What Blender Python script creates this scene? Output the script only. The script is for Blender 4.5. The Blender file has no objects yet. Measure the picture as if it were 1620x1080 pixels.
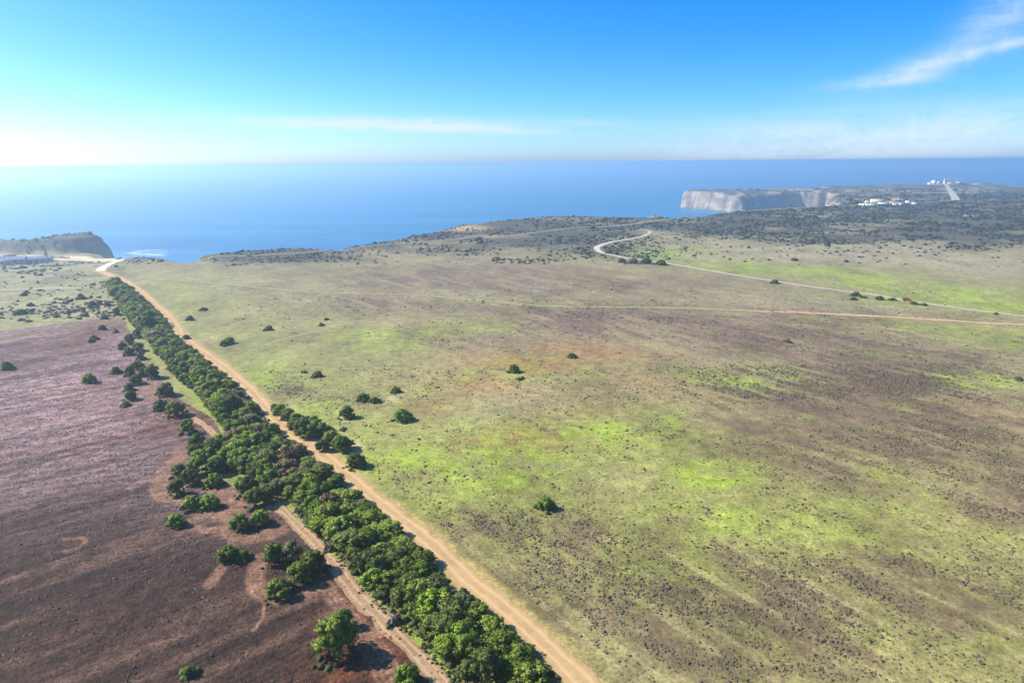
import bpy, math, random
import numpy as np
from mathutils import Matrix, Vector

# ------------------------------------------------------------------ camera, sky, sun, exposure
sc = bpy.context.scene
F = 1080.0                     # focal length in photograph pixels (24 mm on 36 mm)
CAM_H = 70.0                   # metres above the heath
SEA_Z = -54.0
PITCH = math.radians(14.68)
ROLL = math.radians(0.5)
fwd = Vector((0, math.cos(PITCH), -math.sin(PITCH)))
upv = Vector((0, math.sin(PITCH), math.cos(PITCH)))
rgt = Vector((1, 0, 0))
ix = rgt * math.cos(ROLL) - upv * math.sin(ROLL)
iy = rgt * math.sin(ROLL) + upv * math.cos(ROLL)
cd = bpy.data.cameras.new('camera')
cam = bpy.data.objects.new('camera', cd)
sc.collection.objects.link(cam)
cd.lens = 24.0; cd.sensor_width = 36.0
cd.clip_start = 0.5; cd.clip_end = 400000.0
M = Matrix((ix, iy, -fwd)).transposed().to_4x4()
M.translation = Vector((0, 0, CAM_H))
cam.matrix_world = M
sc.camera = cam

SUN_AZ = math.radians(76.0)    # to the left of the viewing direction
SUN_EL = math.radians(38.0)
SUN_DIR = Vector((-math.sin(SUN_AZ) * math.cos(SUN_EL), math.cos(SUN_AZ) * math.cos(SUN_EL), math.sin(SUN_EL)))
sd = bpy.data.lights.new('sun', 'SUN')
sd.energy = 5.0; sd.angle = math.radians(0.53); sd.color = (1.0, 0.94, 0.84)
sun = bpy.data.objects.new('sun', sd)
sc.collection.objects.link(sun)
sun.rotation_euler = (-SUN_DIR).to_track_quat('-Z', 'Y').to_euler()
sun.location = (0, 0, 500)

sc.view_settings.view_transform = 'Standard'
sc.view_settings.look = 'None'
sc.view_settings.gamma = 1.0
sc.view_settings.use_curve_mapping = False
sc.view_settings.exposure = 0.9
sc.cycles.max_bounces = 5
sc.cycles.diffuse_bounces = 2
sc.cycles.glossy_bounces = 2
sc.cycles.transmission_bounces = 2
sc.cycles.volume_bounces = 1
sc.cycles.transparent_max_bounces = 4
sc.cycles.use_denoising = True

w = bpy.data.worlds.new('World'); sc.world = w; w.use_nodes = True
nt = w.node_tree; nt.nodes.clear()


class NB:
    """tiny node builder"""
    def __init__(self, tree): self.t = tree
    def n(self, typ, **kw):
        nd = self.t.nodes.new(typ)
        for k, v in kw.items(): setattr(nd, k, v)
        return nd
    def link(self, a, b): self.t.links.new(a, b)
    def val(self, sock, v):
        if isinstance(v, bpy.types.NodeSocket): self.link(v, sock)
        else: sock.default_value = v
    def math(self, op, a, b=None, c=None, clamp=False):
        nd = self.n('ShaderNodeMath', operation=op, use_clamp=clamp)
        self.val(nd.inputs[0], a)
        if b is not None: self.val(nd.inputs[1], b)
        if c is not None: self.val(nd.inputs[2], c)
        return nd.outputs[0]
    def mix(self, fac, a, b, blend='MIX'):
        nd = self.n('ShaderNodeMix', data_type='RGBA', blend_type=blend)
        self.val(nd.inputs[0], fac); self.val(nd.inputs[6], a); self.val(nd.inputs[7], b)
        return nd.outputs[2]
    def noise(self, vec, scale, detail=3, rough=0.55, dist=0.0):
        nd = self.n('ShaderNodeTexNoise')
        if vec is not None: self.link(vec, nd.inputs['Vector'])
        nd.inputs['Scale'].default_value = scale; nd.inputs['Detail'].default_value = detail
        nd.inputs['Roughness'].default_value = rough; nd.inputs['Distortion'].default_value = dist
        return nd.outputs[0]
    def mapr(self, v, a, b, c=0.0, d=1.0):
        nd = self.n('ShaderNodeMapRange'); nd.clamp = True
        self.val(nd.inputs[0], v); nd.inputs[1].default_value = a; nd.inputs[2].default_value = b
        nd.inputs[3].default_value = c; nd.inputs[4].default_value = d
        return nd.outputs[0]
    def mapping(self, vec, scale=(1, 1, 1), rot=(0, 0, 0)):
        nd = self.n('ShaderNodeMapping'); self.link(vec, nd.inputs[0])
        nd.inputs['Scale'].default_value = scale; nd.inputs['Rotation'].default_value = rot
        return nd.outputs[0]
    def bump(self, h, strength, dist):
        nd = self.n('ShaderNodeBump'); self.val(nd.inputs['Height'], h)
        nd.inputs['Strength'].default_value = strength; nd.inputs['Distance'].default_value = dist
        return nd.outputs[0]


b = NB(nt)
sky = b.n('ShaderNodeTexSky', sky_type='NISHITA')
sky.sun_disc = False
sky.sun_elevation = SUN_EL
sky.sun_rotation = -SUN_AZ
sky.altitude = 120.0; sky.air_density = 0.6; sky.dust_density = 1.0; sky.ozone_density = 2.0
tint = b.mix(1.0, sky.outputs[0], (0.82, 0.96, 1.15, 1), 'MULTIPLY')      # the camera's cool white balance
hs = b.n('ShaderNodeHueSaturation'); hs.inputs['Saturation'].default_value = 1.30
b.link(tint, hs.inputs['Color'])
# thin cirrus, laid out by compass bearing (degrees right of the view axis) and elevation
geo = b.n('ShaderNodeTexCoord')
sep = b.n('ShaderNodeSeparateXYZ'); b.link(geo.outputs['Generated'], sep.inputs[0])
az = b.math('MULTIPLY', b.math('ARCTAN2', sep.outputs[0], sep.outputs[1]), 57.29578)
el = b.math('MULTIPLY', b.math('ARCSINE', sep.outputs[2]), 57.29578)
comb = b.n('ShaderNodeCombineXYZ')
b.link(az, comb.inputs[0]); b.link(el, comb.inputs[1])


def wisp(a0, e0, ra, re, rot, power=1.0):
    da = b.math('SUBTRACT', az, a0); de = b.math('SUBTRACT', el, e0)
    c, s = math.cos(math.radians(rot)), math.sin(math.radians(rot))
    p = b.math('DIVIDE', b.math('ADD', b.math('MULTIPLY', da, c), b.math('MULTIPLY', de, s)), ra)
    q = b.math('DIVIDE', b.math('SUBTRACT', b.math('MULTIPLY', de, c), b.math('MULTIPLY', da, s)), re)
    r2 = b.math('ADD', b.math('MULTIPLY', p, p), b.math('MULTIPLY', q, q))
    g = b.math('EXPONENT', b.math('MULTIPLY', r2, -1.0))
    return b.math('MULTIPLY', g, power)


cv = b.mapping(comb.outputs[0], scale=(0.10, 0.75, 1), rot=(0, 0, math.radians(-10)))
n1 = b.noise(cv, 1.0, 6, 0.6, 0.6)
n2 = b.noise(comb.outputs[0], 0.6, 6, 0.65, 1.0)
fil = b.mapr(b.math('ADD', b.math('MULTIPLY', n1, 0.65), b.math('MULTIPLY', n2, 0.35)), 0.30, 0.56)
fil = b.math('MAXIMUM', fil, 0.12)
cl = None
for args in ((-11.0, 3.0, 11.0, 0.5, -0.5, 1.3), (-2.0, 2.55, 7.0, 0.35, -2.5, 0.8), (30.0, 6.2, 3.4, 0.8, 18, 0.75),
             (27.0, 5.3, 3.5, 0.45, 3, 0.6), (33.5, 8.8, 2.2, 1.5, 30, 0.6), (34.5, 7.1, 3.0, 0.30, 11, 0.8),
             (36.5, 11.5, 2.5, 1.6, 25, 0.4), (27.0, 1.5, 15.0, 1.7, 2, 0.95), (6.0, 3.0, 4.0, 0.3, -4, 0.3),
             (52.0, 9.0, 12.0, 3.0, 12, 0.7), (-70.0, 6.0, 16.0, 2.2, -4, 0.5), (110.0, 7.0, 25.0, 3.0, 5, 0.6), (-150.0, 8.0, 30.0, 3.0, 5, 0.6)):
    g = wisp(*args)
    cl = g if cl is None else b.math('ADD', cl, g)
cl = b.math('MULTIPLY', cl, fil, clamp=True)
cl = b.math('MULTIPLY', cl, 0.72)
mixc = b.mix(cl, hs.outputs[0], (3.8, 4.2, 5.0, 1))
bg = b.n('ShaderNodeBackground'); bg.inputs[1].default_value = 0.12
b.link(mixc, bg.inputs[0])
wo = b.n('ShaderNodeOutputWorld'); b.link(bg.outputs[0], wo.inputs[0])

# ------------------------------------------------------------------ helpers
COL = sc.collection
rng = np.random.default_rng(7)
random.seed(7)


def vnoise(x, y, seed=0):
    x = np.asarray(x, float); y = np.asarray(y, float)
    xi = np.floor(x).astype(np.int64); yi = np.floor(y).astype(np.int64)
    fx = x - xi; fy = y - yi
    fx = fx * fx * (3 - 2 * fx); fy = fy * fy * (3 - 2 * fy)
    def h(a, c):
        v = (a * 374761393 + c * 668265263 + seed * 2147483629) & 0xffffffff
        v = ((v ^ (v >> 13)) * 1274126177) & 0xffffffff
        v = (v ^ (v >> 16)) & 0xffffff
        return v / float(0xffffff)
    a = h(xi, yi) * (1 - fx) + h(xi + 1, yi) * fx
    c = h(xi, yi + 1) * (1 - fx) + h(xi + 1, yi + 1) * fx
    return a * (1 - fy) + c * fy


def fbm(x, y, scale, octs=4, seed=0, gain=0.5):
    s = 0; amp = 1; tot = 0; f = 1.0 / scale
    for o in range(octs):
        s = s + amp * vnoise(x * f + 17.3 * o, y * f - 9.1 * o, seed + o)
        tot += amp; amp *= gain; f *= 2.03
    return s / tot


def sstep(a, c, x):
    t = np.clip((x - a) / (c - a), 0, 1)
    return t * t * (3 - 2 * t)


CP, SP, CR, SR = math.cos(PITCH), math.sin(PITCH), math.cos(ROLL), math.sin(ROLL)


def pray(u, v):
    xc = (u - 810.0) / F; yc = (540.0 - v) / F
    a = xc * CR + yc * SR; c = -xc * SR + yc * CR
    return a, CP + SP * c, -SP + CP * c


def gz(u, v, z=0.0):
    dx, dy, dz = pray(u, v)
    t = (z - CAM_H) / dz
    return dx * t, dy * t


def project(X, Y, Z):
    """photograph pixel of a world point"""
    Zr = Z - CAM_H
    depth = Y * CP - Zr * SP
    c = (Y * SP + Zr * CP)
    depth = np.where(depth < 1.0, 1.0, depth)
    a = X / depth; c = c / depth
    xc = a * CR - c * SR; yc = a * SR + c * CR
    return 810 + F * xc, 540 - F * yc


def inpoly(x, y, poly):
    r = np.zeros(np.shape(x), bool)
    n = len(poly)
    for i in range(n):
        x1, y1 = poly[i]; x2, y2 = poly[(i + 1) % n]
        if y1 == y2: continue
        cnd = ((y1 > y) != (y2 > y)) & (x < (x2 - x1) * (y - y1) / (y2 - y1) + x1)
        r ^= cnd
    return r


def polydist(x, y, poly, closed=True):
    d = np.full(np.shape(x), 1e18)
    n = len(poly)
    for i in range(n if closed else n - 1):
        x1, y1 = poly[i]; x2, y2 = poly[(i + 1) % n]
        ex, ey = x2 - x1, y2 - y1
        L = ex * ex + ey * ey + 1e-9
        t = np.clip(((x - x1) * ex + (y - y1) * ey) / L, 0, 1)
        d = np.minimum(d, (x - x1 - t * ex) ** 2 + (y - y1 - t * ey) ** 2)
    return np.sqrt(d)


def pline(x, y, pts):
    """signed cross distance to the nearest segment of an open line"""
    best = np.full(np.shape(x), 1e18); sg = np.zeros(np.shape(x))
    for (x1, y1), (x2, y2) in zip(pts[:-1], pts[1:]):
        ex, ey = x2 - x1, y2 - y1
        L = ex * ex + ey * ey + 1e-9
        t = np.clip(((x - x1) * ex + (y - y1) * ey) / L, 0, 1)
        qx = x - x1 - t * ex; qy = y - y1 - t * ey
        d = qx * qx + qy * qy
        m = d < best
        best = np.where(m, d, best)
        sg = np.where(m, np.sign(ex * qy - ey * qx), sg)
    return np.sqrt(best) * sg


def catmull(pts, step):
    pts = [np.array(p, float) for p in pts]
    P = [2 * pts[0] - pts[1]] + pts + [2 * pts[-1] - pts[-2]]
    out = []
    for i in range(1, len(P) - 2):
        p0, p1, p2, p3 = P[i - 1], P[i], P[i + 1], P[i + 2]
        n = max(2, int(np.linalg.norm((p2 - p1)[:2]) / step))
        for k in range(n):
            t = k / n
            out.append(0.5 * ((2 * p1) + (-p0 + p2) * t + (2 * p0 - 5 * p1 + 4 * p2 - p3) * t * t + (-p0 + 3 * p1 - 3 * p2 + p3) * t ** 3))
    out.append(P[-2])
    return np.array(out)


def make_mesh(name, verts, faces, mats, parent=None, smooth=False, mi=None, attrs=None):
    me = bpy.data.meshes.new(name)
    V = np.asarray(verts, np.float32)
    me.vertices.add(len(V)); me.vertices.foreach_set('co', V.ravel())
    Fa = np.asarray(faces, np.int32)
    k = Fa.shape[1]
    me.loops.add(Fa.size); me.loops.foreach_set('vertex_index', Fa.ravel())
    me.polygons.add(len(Fa))
    me.polygons.foreach_set('loop_start', np.arange(len(Fa), dtype=np.int32) * k)
    if mi is not None: me.polygons.foreach_set('material_index', np.asarray(mi, np.int32))
    if smooth: me.polygons.foreach_set('use_smooth', np.ones(len(Fa), bool))
    if attrs:
        for an, (typ, dat) in attrs.items():
            at = me.attributes.new(an, typ, 'POINT')
            if typ == 'FLOAT_COLOR': at.data.foreach_set('color', np.asarray(dat, np.float32).ravel())
            else: at.data.foreach_set('value', np.asarray(dat, np.float32).ravel())
    for m in (mats if isinstance(mats, (list, tuple)) else [mats]): me.materials.append(m)
    me.update(calc_edges=True); me.validate()
    ob = bpy.data.objects.new(name, me)
    COL.objects.link(ob)
    if parent is not None: ob.parent = parent
    return ob


def tag(o, label=None, cat=None, group=None, kind=None):
    if label: o['label'] = label
    if cat: o['category'] = cat
    if group: o['group'] = group
    if kind: o['kind'] = kind
    return o


def newmat(name):
    m = bpy.data.materials.new(name); m.use_nodes = True
    m.node_tree.nodes.clear()
    nb = NB(m.node_tree)
    p = nb.n('ShaderNodeBsdfPrincipled'); o = nb.n('ShaderNodeOutputMaterial')
    nb.link(p.outputs[0], o.inputs[0])
    p.inputs['Specular IOR Level'].default_value = 0.15
    p.inputs['Roughness'].default_value = 0.9
    return m, nb, p, o


def plain(name, col, rough=0.8, vary=0.12, scale=1.5, spec=0.2):
    m, nb, p, o = newmat(name)
    tc = nb.n('ShaderNodeTexCoord')
    n = nb.noise(tc.outputs['Object'], scale, 4)
    f = nb.mapr(n, 0.3, 0.7, 1 - vary, 1 + vary)
    c = nb.mix(1.0, (*col, 1), f, 'MULTIPLY')
    nb.link(c, p.inputs['Base Color'])
    p.inputs['Roughness'].default_value = rough
    p.inputs['Specular IOR Level'].default_value = spec
    return m


# ------------------------------------------------------------------ the lie of the land
def zbase(X, Y):
    """plateau surface without cliffs"""
    X = np.asarray(X, float); Y = np.asarray(Y, float)
    z = 0.9 * (fbm(X, Y, 160, 2, 3) - 0.5) * sstep(60, 200, Y)
    # ground falls towards the beach on the left
    z = z - 22 * sstep(430, 700, Y) * sstep(-255, -400, X)
    # knolls above the coast
    for (u, v, h, r) in ((335, 395, 5, 26), (440, 392, 4, 40), (250, 404, 2, 22), (840, 345, 4, 70), (640, 372, 2, 30)):
        kx, ky = KN[(u, v)]
        z = z + h * np.exp(-(((X - kx) / r) ** 2 + ((Y - ky) / (r * 0.8)) ** 2))
    # cape is lower and rolls a little
    z = z - 6 * sstep(1080, 1650, Y)
    z = z + 5.5 * np.exp(-(((X - 1180) / 300) ** 2 + ((Y - 1960) / 130) ** 2))
    z = z - 8 * np.exp(-(((X - 620) / 170) ** 2 + ((Y - 1730) / 60) ** 2))
    z = z + 2.5 * (fbm(X, Y, 90, 3, 31) - 0.5) * sstep(600, 1000, Y)
    return z


KN = {}
for (u, v) in ((335, 395), (440, 392), (250, 404), (840, 345), (640, 372)):
    gx_, gy_ = gz(u, v + 4, 0); KN[(u, v)] = (gx_, gy_)


def gb(u, v):
    """pixel -> plateau surface (no cliffs)"""
    z = 0.0
    for _ in range(14):
        x, y = gz(u, v, z)
        z = 0.5 * z + 0.5 * float(zbase(x, y))
    return x, y


coast_px = [(190, 405), (215, 403), (250, 404), (270, 407), (285, 411), (310, 410), (322, 399), (345, 396), (400, 393), (480, 390), (528, 393),
            (537, 394), (548, 389), (575, 384), (600, 380), (625, 377), (650, 371), (680, 366), (706, 359), (720, 355), (760, 351), (800, 346),
            (850, 343), (900, 341), (960, 342), (1022, 343), (1034, 339), (1046, 339), (1056, 344), (1090, 343), (1110, 341), (1150, 335.5),
            (1165, 333), (1200, 331), (1250, 328), (1300, 326)]
coast = [gb(u, v) for u, v in coast_px]
LAND = [(-2600, -2600), (-2600, 790), (-1200, 800), (-560, 800), (-520, 830), (-495, 835), (-470, 800), (-457, 760), (-428, 715)]
LAND += coast
LAND += [(540, 1130), (610, 1300), (690, 1480), (775, 1680), (800, 1760), (745, 1790), (690, 1770), (640, 1768), (600, 1735), (568, 1718), (545, 1770), (505, 1850), (468, 1908), (490, 1950),
         (640, 1940), (760, 1955), (880, 1930), (905, 2050), (1020, 2075), (1160, 2085), (1230, 2080), (1300, 2040), (1390, 1940), (1400, 1800), (1520, 1600), (2600, 1500), (2600, -2600)]
HEADLAND = [(-2600, 735), (-900, 735), (-640, 732), (-520, 742), (-500, 742), (-471, 744), (-463, 790), (-487, 830), (-520, 840), (-2600, 900)]


def terrain(X, Y, detail=True):
    X = np.asarray(X, float); Y = np.asarray(Y, float)
    z = zbase(X, Y)
    # left headland above the beach
    dh = polydist(X, Y, HEADLAND); dh = np.where(inpoly(X, Y, HEADLAND), dh, -dh)
    dh = dh + 9 * (fbm(X, Y, 26, 3, 5) - 0.5)
    lift = 11 + 4.3 * sstep(-540, -520, X)
    z = z + lift * sstep(-4, 15, dh) * sstep(600, 700, Y)
    d = polydist(X, Y, LAND); d = np.where(inpoly(X, Y, LAND), d, -d)
    far = sstep(1400, 1650, Y)
    d = d + (4 + 9 * far) * (fbm(X, Y, 34, 4, 11, 0.6) - 0.5) * 2 - 6 * far * (1 - np.abs(2 * fbm(X, Y, 16, 3, 14) - 1))
    rim = sstep(14, 0, d)
    z = z - rim * (1.5 + 2.5 * fbm(X, Y, 18, 2, 8))
    wdt = (16 + 10 * fbm(X, Y, 50, 2, 12)) * (1 - 0.62 * far)
    wdt = wdt + 75 * np.exp(-(((X - 640) / 150) ** 2 + ((Y - 1480) / 230) ** 2))
    fall = np.clip(-d / wdt, 0, 1)
    # stepped cliff profile
    prof = 0.78 * sstep(0, 0.45, fall) + 0.22 * sstep(0.35, 1.0, fall)
    z = z + (SEA_Z - 7 - z) * prof
    return z, d


def tz(x, y):
    return float(terrain(x, y)[0])


def gp(u, v):
    """pixel -> terrain point"""
    x, y = gb(u, v)
    return x, y, tz(x, y)


def W(pts): return [gb(u, v) for u, v in pts]


# lines and areas of the place (traced, then carried to the ground)
TRACK_PX = [(955, 1112), (920, 1078), (887, 1044), (857, 1016), (824, 985), (788, 955), (750, 925), (716, 893), (684, 862), (649, 833), (617, 808), (580, 780),
            (535, 740), (507, 718), (482, 698), (454, 679), (432, 659), (415, 640), (396, 618), (376, 601), (355, 582), (331, 565), (306, 547), (287, 532), (275, 513),
            (262, 497), (240, 478), (222, 462), (203, 449), (186, 440), (170, 434), (158, 429)]
TRACK = W(TRACK_PX)
BRANCH = W([(158, 429), (164, 423), (176, 417), (188, 412), (184, 408)])
BEACH_PX = [(-60, 404), (20, 404), (60, 404), (95, 405), (130, 405), (165, 405), (182, 406), (194, 410), (180, 413), (150, 411), (110, 411), (70, 412), (30, 412), (-60, 414)]
PLOUGH_PX = [(-900, 523), (0, 523), (100, 512), (175, 499), (198, 508), (214, 545), (238, 585), (262, 606), (285, 632), (335, 660), (352, 688), (305, 700), (300, 735),
             (330, 765), (380, 772), (402, 800), (440, 812), (482, 850), (522, 893), (570, 955), (622, 1010), (668, 1062), (720, 1125), (760, 1180), (-900, 1180)]
PLOUGH = W(PLOUGH_PX)
BELT_PX = [(170, 455), (184, 452), (205, 456), (222, 470), (240, 486), (258, 503), (270, 520), (283, 539), (302, 554), (326, 571), (350, 590), (372, 608), (392, 626), (410, 648),
           (427, 667), (448, 685), (468, 701), (495, 724), (520, 743), (560, 783), (594, 806), (620, 831), (656, 858), (684, 880), (690, 900), (724, 930), (768, 963), (804, 991), (832, 1020),
           (858, 1046), (895, 1080), (930, 1115), (765, 1122), (726, 1078), (690, 1034), (654, 997), (620, 966), (583, 932), (548, 891), (506, 850), (482, 824), (460, 795), (425, 775),
           (395, 752), (340, 742), (306, 730), (306, 706), (350, 700), (366, 695), (353, 678), (336, 657), (310, 622), (294, 610), (272, 590), (259, 570), (241, 551), (231, 535), (216, 517), (200, 501), (190, 485)]
BELT = W(BELT_PX)
td = np.array(TRACK[9]) - np.array(TRACK[2]); td = td / np.linalg.norm(td)      # old plough lines run with the track
fp, fq = np.array(gz(0, 967)), np.array(gz(330, 850)); fd = (fq - fp) / np.linalg.norm(fq - fp)   # furrow direction

LIME = [(900, 720, 230, 46, .5), (1220, 820, 220, 50, .5), (1500, 890, 150, 60, .4), (760, 790, 120, 50, .5), (1180, 600, 120, 20, .5), (1500, 520, 200, 12, .6), (1560, 478, 160, 10, 1.4), (1300, 430, 170, 9, .6), (600, 540, 60, 14, .8), (700, 525, 40, 8, .6), (760, 515, 60, 7, .6), (430, 600, 50, 40, .45), (500, 640, 60, 40, .4), (640, 720, 90, 40, .45), (800, 745, 80, 28, 1.2),
        (720, 780, 60, 30, .5), (960, 690, 110, 28, 1.1), (1040, 665, 50, 18, .6), (1160, 600, 80, 15, 1.2), (1210, 590, 60, 14, .6), (1130, 745, 70, 22, 1.2), (1060, 770, 50, 18, .5),
        (1200, 810, 110, 20, .55), (1340, 845, 60, 16, .8), (1370, 800, 90, 18, .45), (1530, 600, 65, 11, 1.3), (1600, 540, 70, 14, .8), (1480, 530, 90, 12, .6), (1400, 515, 110, 9, .5), (1560, 470, 110, 12, 1.6),
        (1450, 455, 90, 8, 1.5), (1350, 440, 70, 6, 1.2), (1200, 425, 70, 7, 1.4), (1260, 432, 60, 7, .6), (1080, 395, 60, 6, .45), (1040, 402, 45, 6, 1.3), (1590, 485, 80, 9, 1.6), (1480, 960, 30, 10, .7), (1560, 1020, 30, 16, .9), (1440, 870, 90, 14, .5), (1560, 850, 70, 16, .5), (1390, 1010, 30, 9, .6),
        (1100, 905, 60, 14, .35), (960, 860, 60, 20, .35), (660, 860, 40, 20, .5), (760, 855, 30, 10, .35), (830, 480, 90, 5, .6), (950, 483, 90, 4, .5), (1100, 490, 90, 4, .5), (1420, 640, 40, 7, .5), (1260, 660, 40, 6, .35),
        (300, 470, 60, 16, .3), (260, 450, 40, 8, .35), (560, 430, 90, 8, .1), (900, 400, 60, 6, .25), (860, 800, 40, 30, .2), (1000, 820, 120, 40, .25), (1160, 860, 120, 40, .3)]
HEATH = [(1300, 640, 150, 36, .95), (1420, 600, 120, 26, .9), (1500, 680, 130, 46, .8), (1350, 700, 130, 40, .8), (1600, 740, 90, 60, .7), (1230, 660, 80, 26, .8), (1000, 500, 160, 14, .75), (1200, 520, 160, 18, .8), (1330, 560, 150, 24, .75), (900, 520, 90, 14, .6),
         (1500, 560, 110, 12, .5), (960, 930, 140, 60, .5), (1100, 950, 150, 60, .55), (820, 830, 60, 24, .5), (900, 850, 60, 26, .5), (1260, 940, 120, 46, .6), (1400, 930, 120, 40, .55), (1540, 950, 90, 50, .5), (1200, 1030, 200, 60, .5), (700, 440, 160, 20, .4),
         (600, 480, 120, 10, .35), (480, 420, 120, 12, .3), (820, 440, 150, 20, .4), (1000, 450, 140, 14, .35), (740, 540, 60, 14, .4), (460, 620, 30, 10, .5), (560, 630, 40, 10, .25), (760, 840, 60, 30, .4)]
RED = [(830, 575, 80, 12, .9), (930, 558, 80, 12, .8), (760, 610, 80, 18, .5), (900, 640, 80, 20, .3), (1040, 605, 90, 14, .45), (840, 690, 60, 16, .6), (780, 700, 50, 12, .4), (680, 645, 40, 10, .4), (1550, 650, 60, 12, .35), (1400, 600, 60, 10, .25), (1420, 503, 160, 2.2, .8), (800, 930, 30, 20, .3)]
PALE = [(820, 640, 90, 24, .8), (760, 660, 60, 20, .6), (960, 760, 60, 20, .6), (940, 600, 120, 16, .5), (1150, 575, 90, 12, .5), (1400, 400, 190, 24, .9), (1250, 400, 160, 18, .8), (1550, 420, 120, 24, .8), (1300, 480, 140, 12, .5), (700, 460, 200, 20, .3),
        (1350, 740, 60, 16, .4), (1500, 770, 90, 20, .4), (950, 990, 60, 30, .5), (860, 900, 50, 22, .45), (1020, 1040, 60, 30, .5)]


def blobs(u, v, lst, wob):
    s = np.zeros_like(u)
    for (a, c, ra, rc, k) in lst:
        p = (u - a) / (ra * 1.15); q = (v - c - 0.10 * (u - a) * 0.5) / (rc * 1.25)
        s = np.maximum(s, k * np.exp(-(p * p + q * q) * wob))
    return s


def lerp(a, c, t): return a + (np.asarray(c) - a) * t[:, None]


def rotco(X, Y, d):
    return X * d[0] + Y * d[1], -X * d[1] + Y * d[0]


def scrub_density(X, Y, u, v, d):
    """0..1 cover of dark tufts on the heath"""
    a, c = rotco(X, Y, td)
    streak = fbm(a / 4.5, c, 2.6, 4, 21)
    clump = fbm(X, Y, 26, 4, 22)
    wob = 0.6 + 0.9 * fbm(X, Y, 40, 3, 25)
    h = blobs(u, v, HEATH, wob * 0.7)
    den = h * np.clip((streak - 0.36) * 5, 0, 1) * np.clip((clump - 0.22) * 4, 0, 1)
    den = np.maximum(den, 0.16 * np.clip((streak - 0.45) * 5, 0, 1) * np.clip((clump - 0.35) * 5, 0.15, 1))
    return den


def garrigue(X, Y, u, v):
    """thick dark coastal scrub further off"""
    g = sstep(387, 371, v + 14 * (fbm(X, Y, 60, 4, 41) - 0.5) * 2 - 0.04 * (u - 1300)) * (u > 930) * (v < 412)
    far = sstep(1060, 960, u) * sstep(410, 385, v + 14 * (fbm(X, Y, 40, 4, 42) - 0.5) * 2 + np.clip((700 - u) * 0.012, -3, 9))
    left = sstep(640, 470, u) * sstep(422, 406, v + 12 * (fbm(X, Y, 40, 4, 43) - 0.5) * 2) * (u > 180)
    return np.clip(np.maximum(np.maximum(g, far), left), 0, 1)


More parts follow.
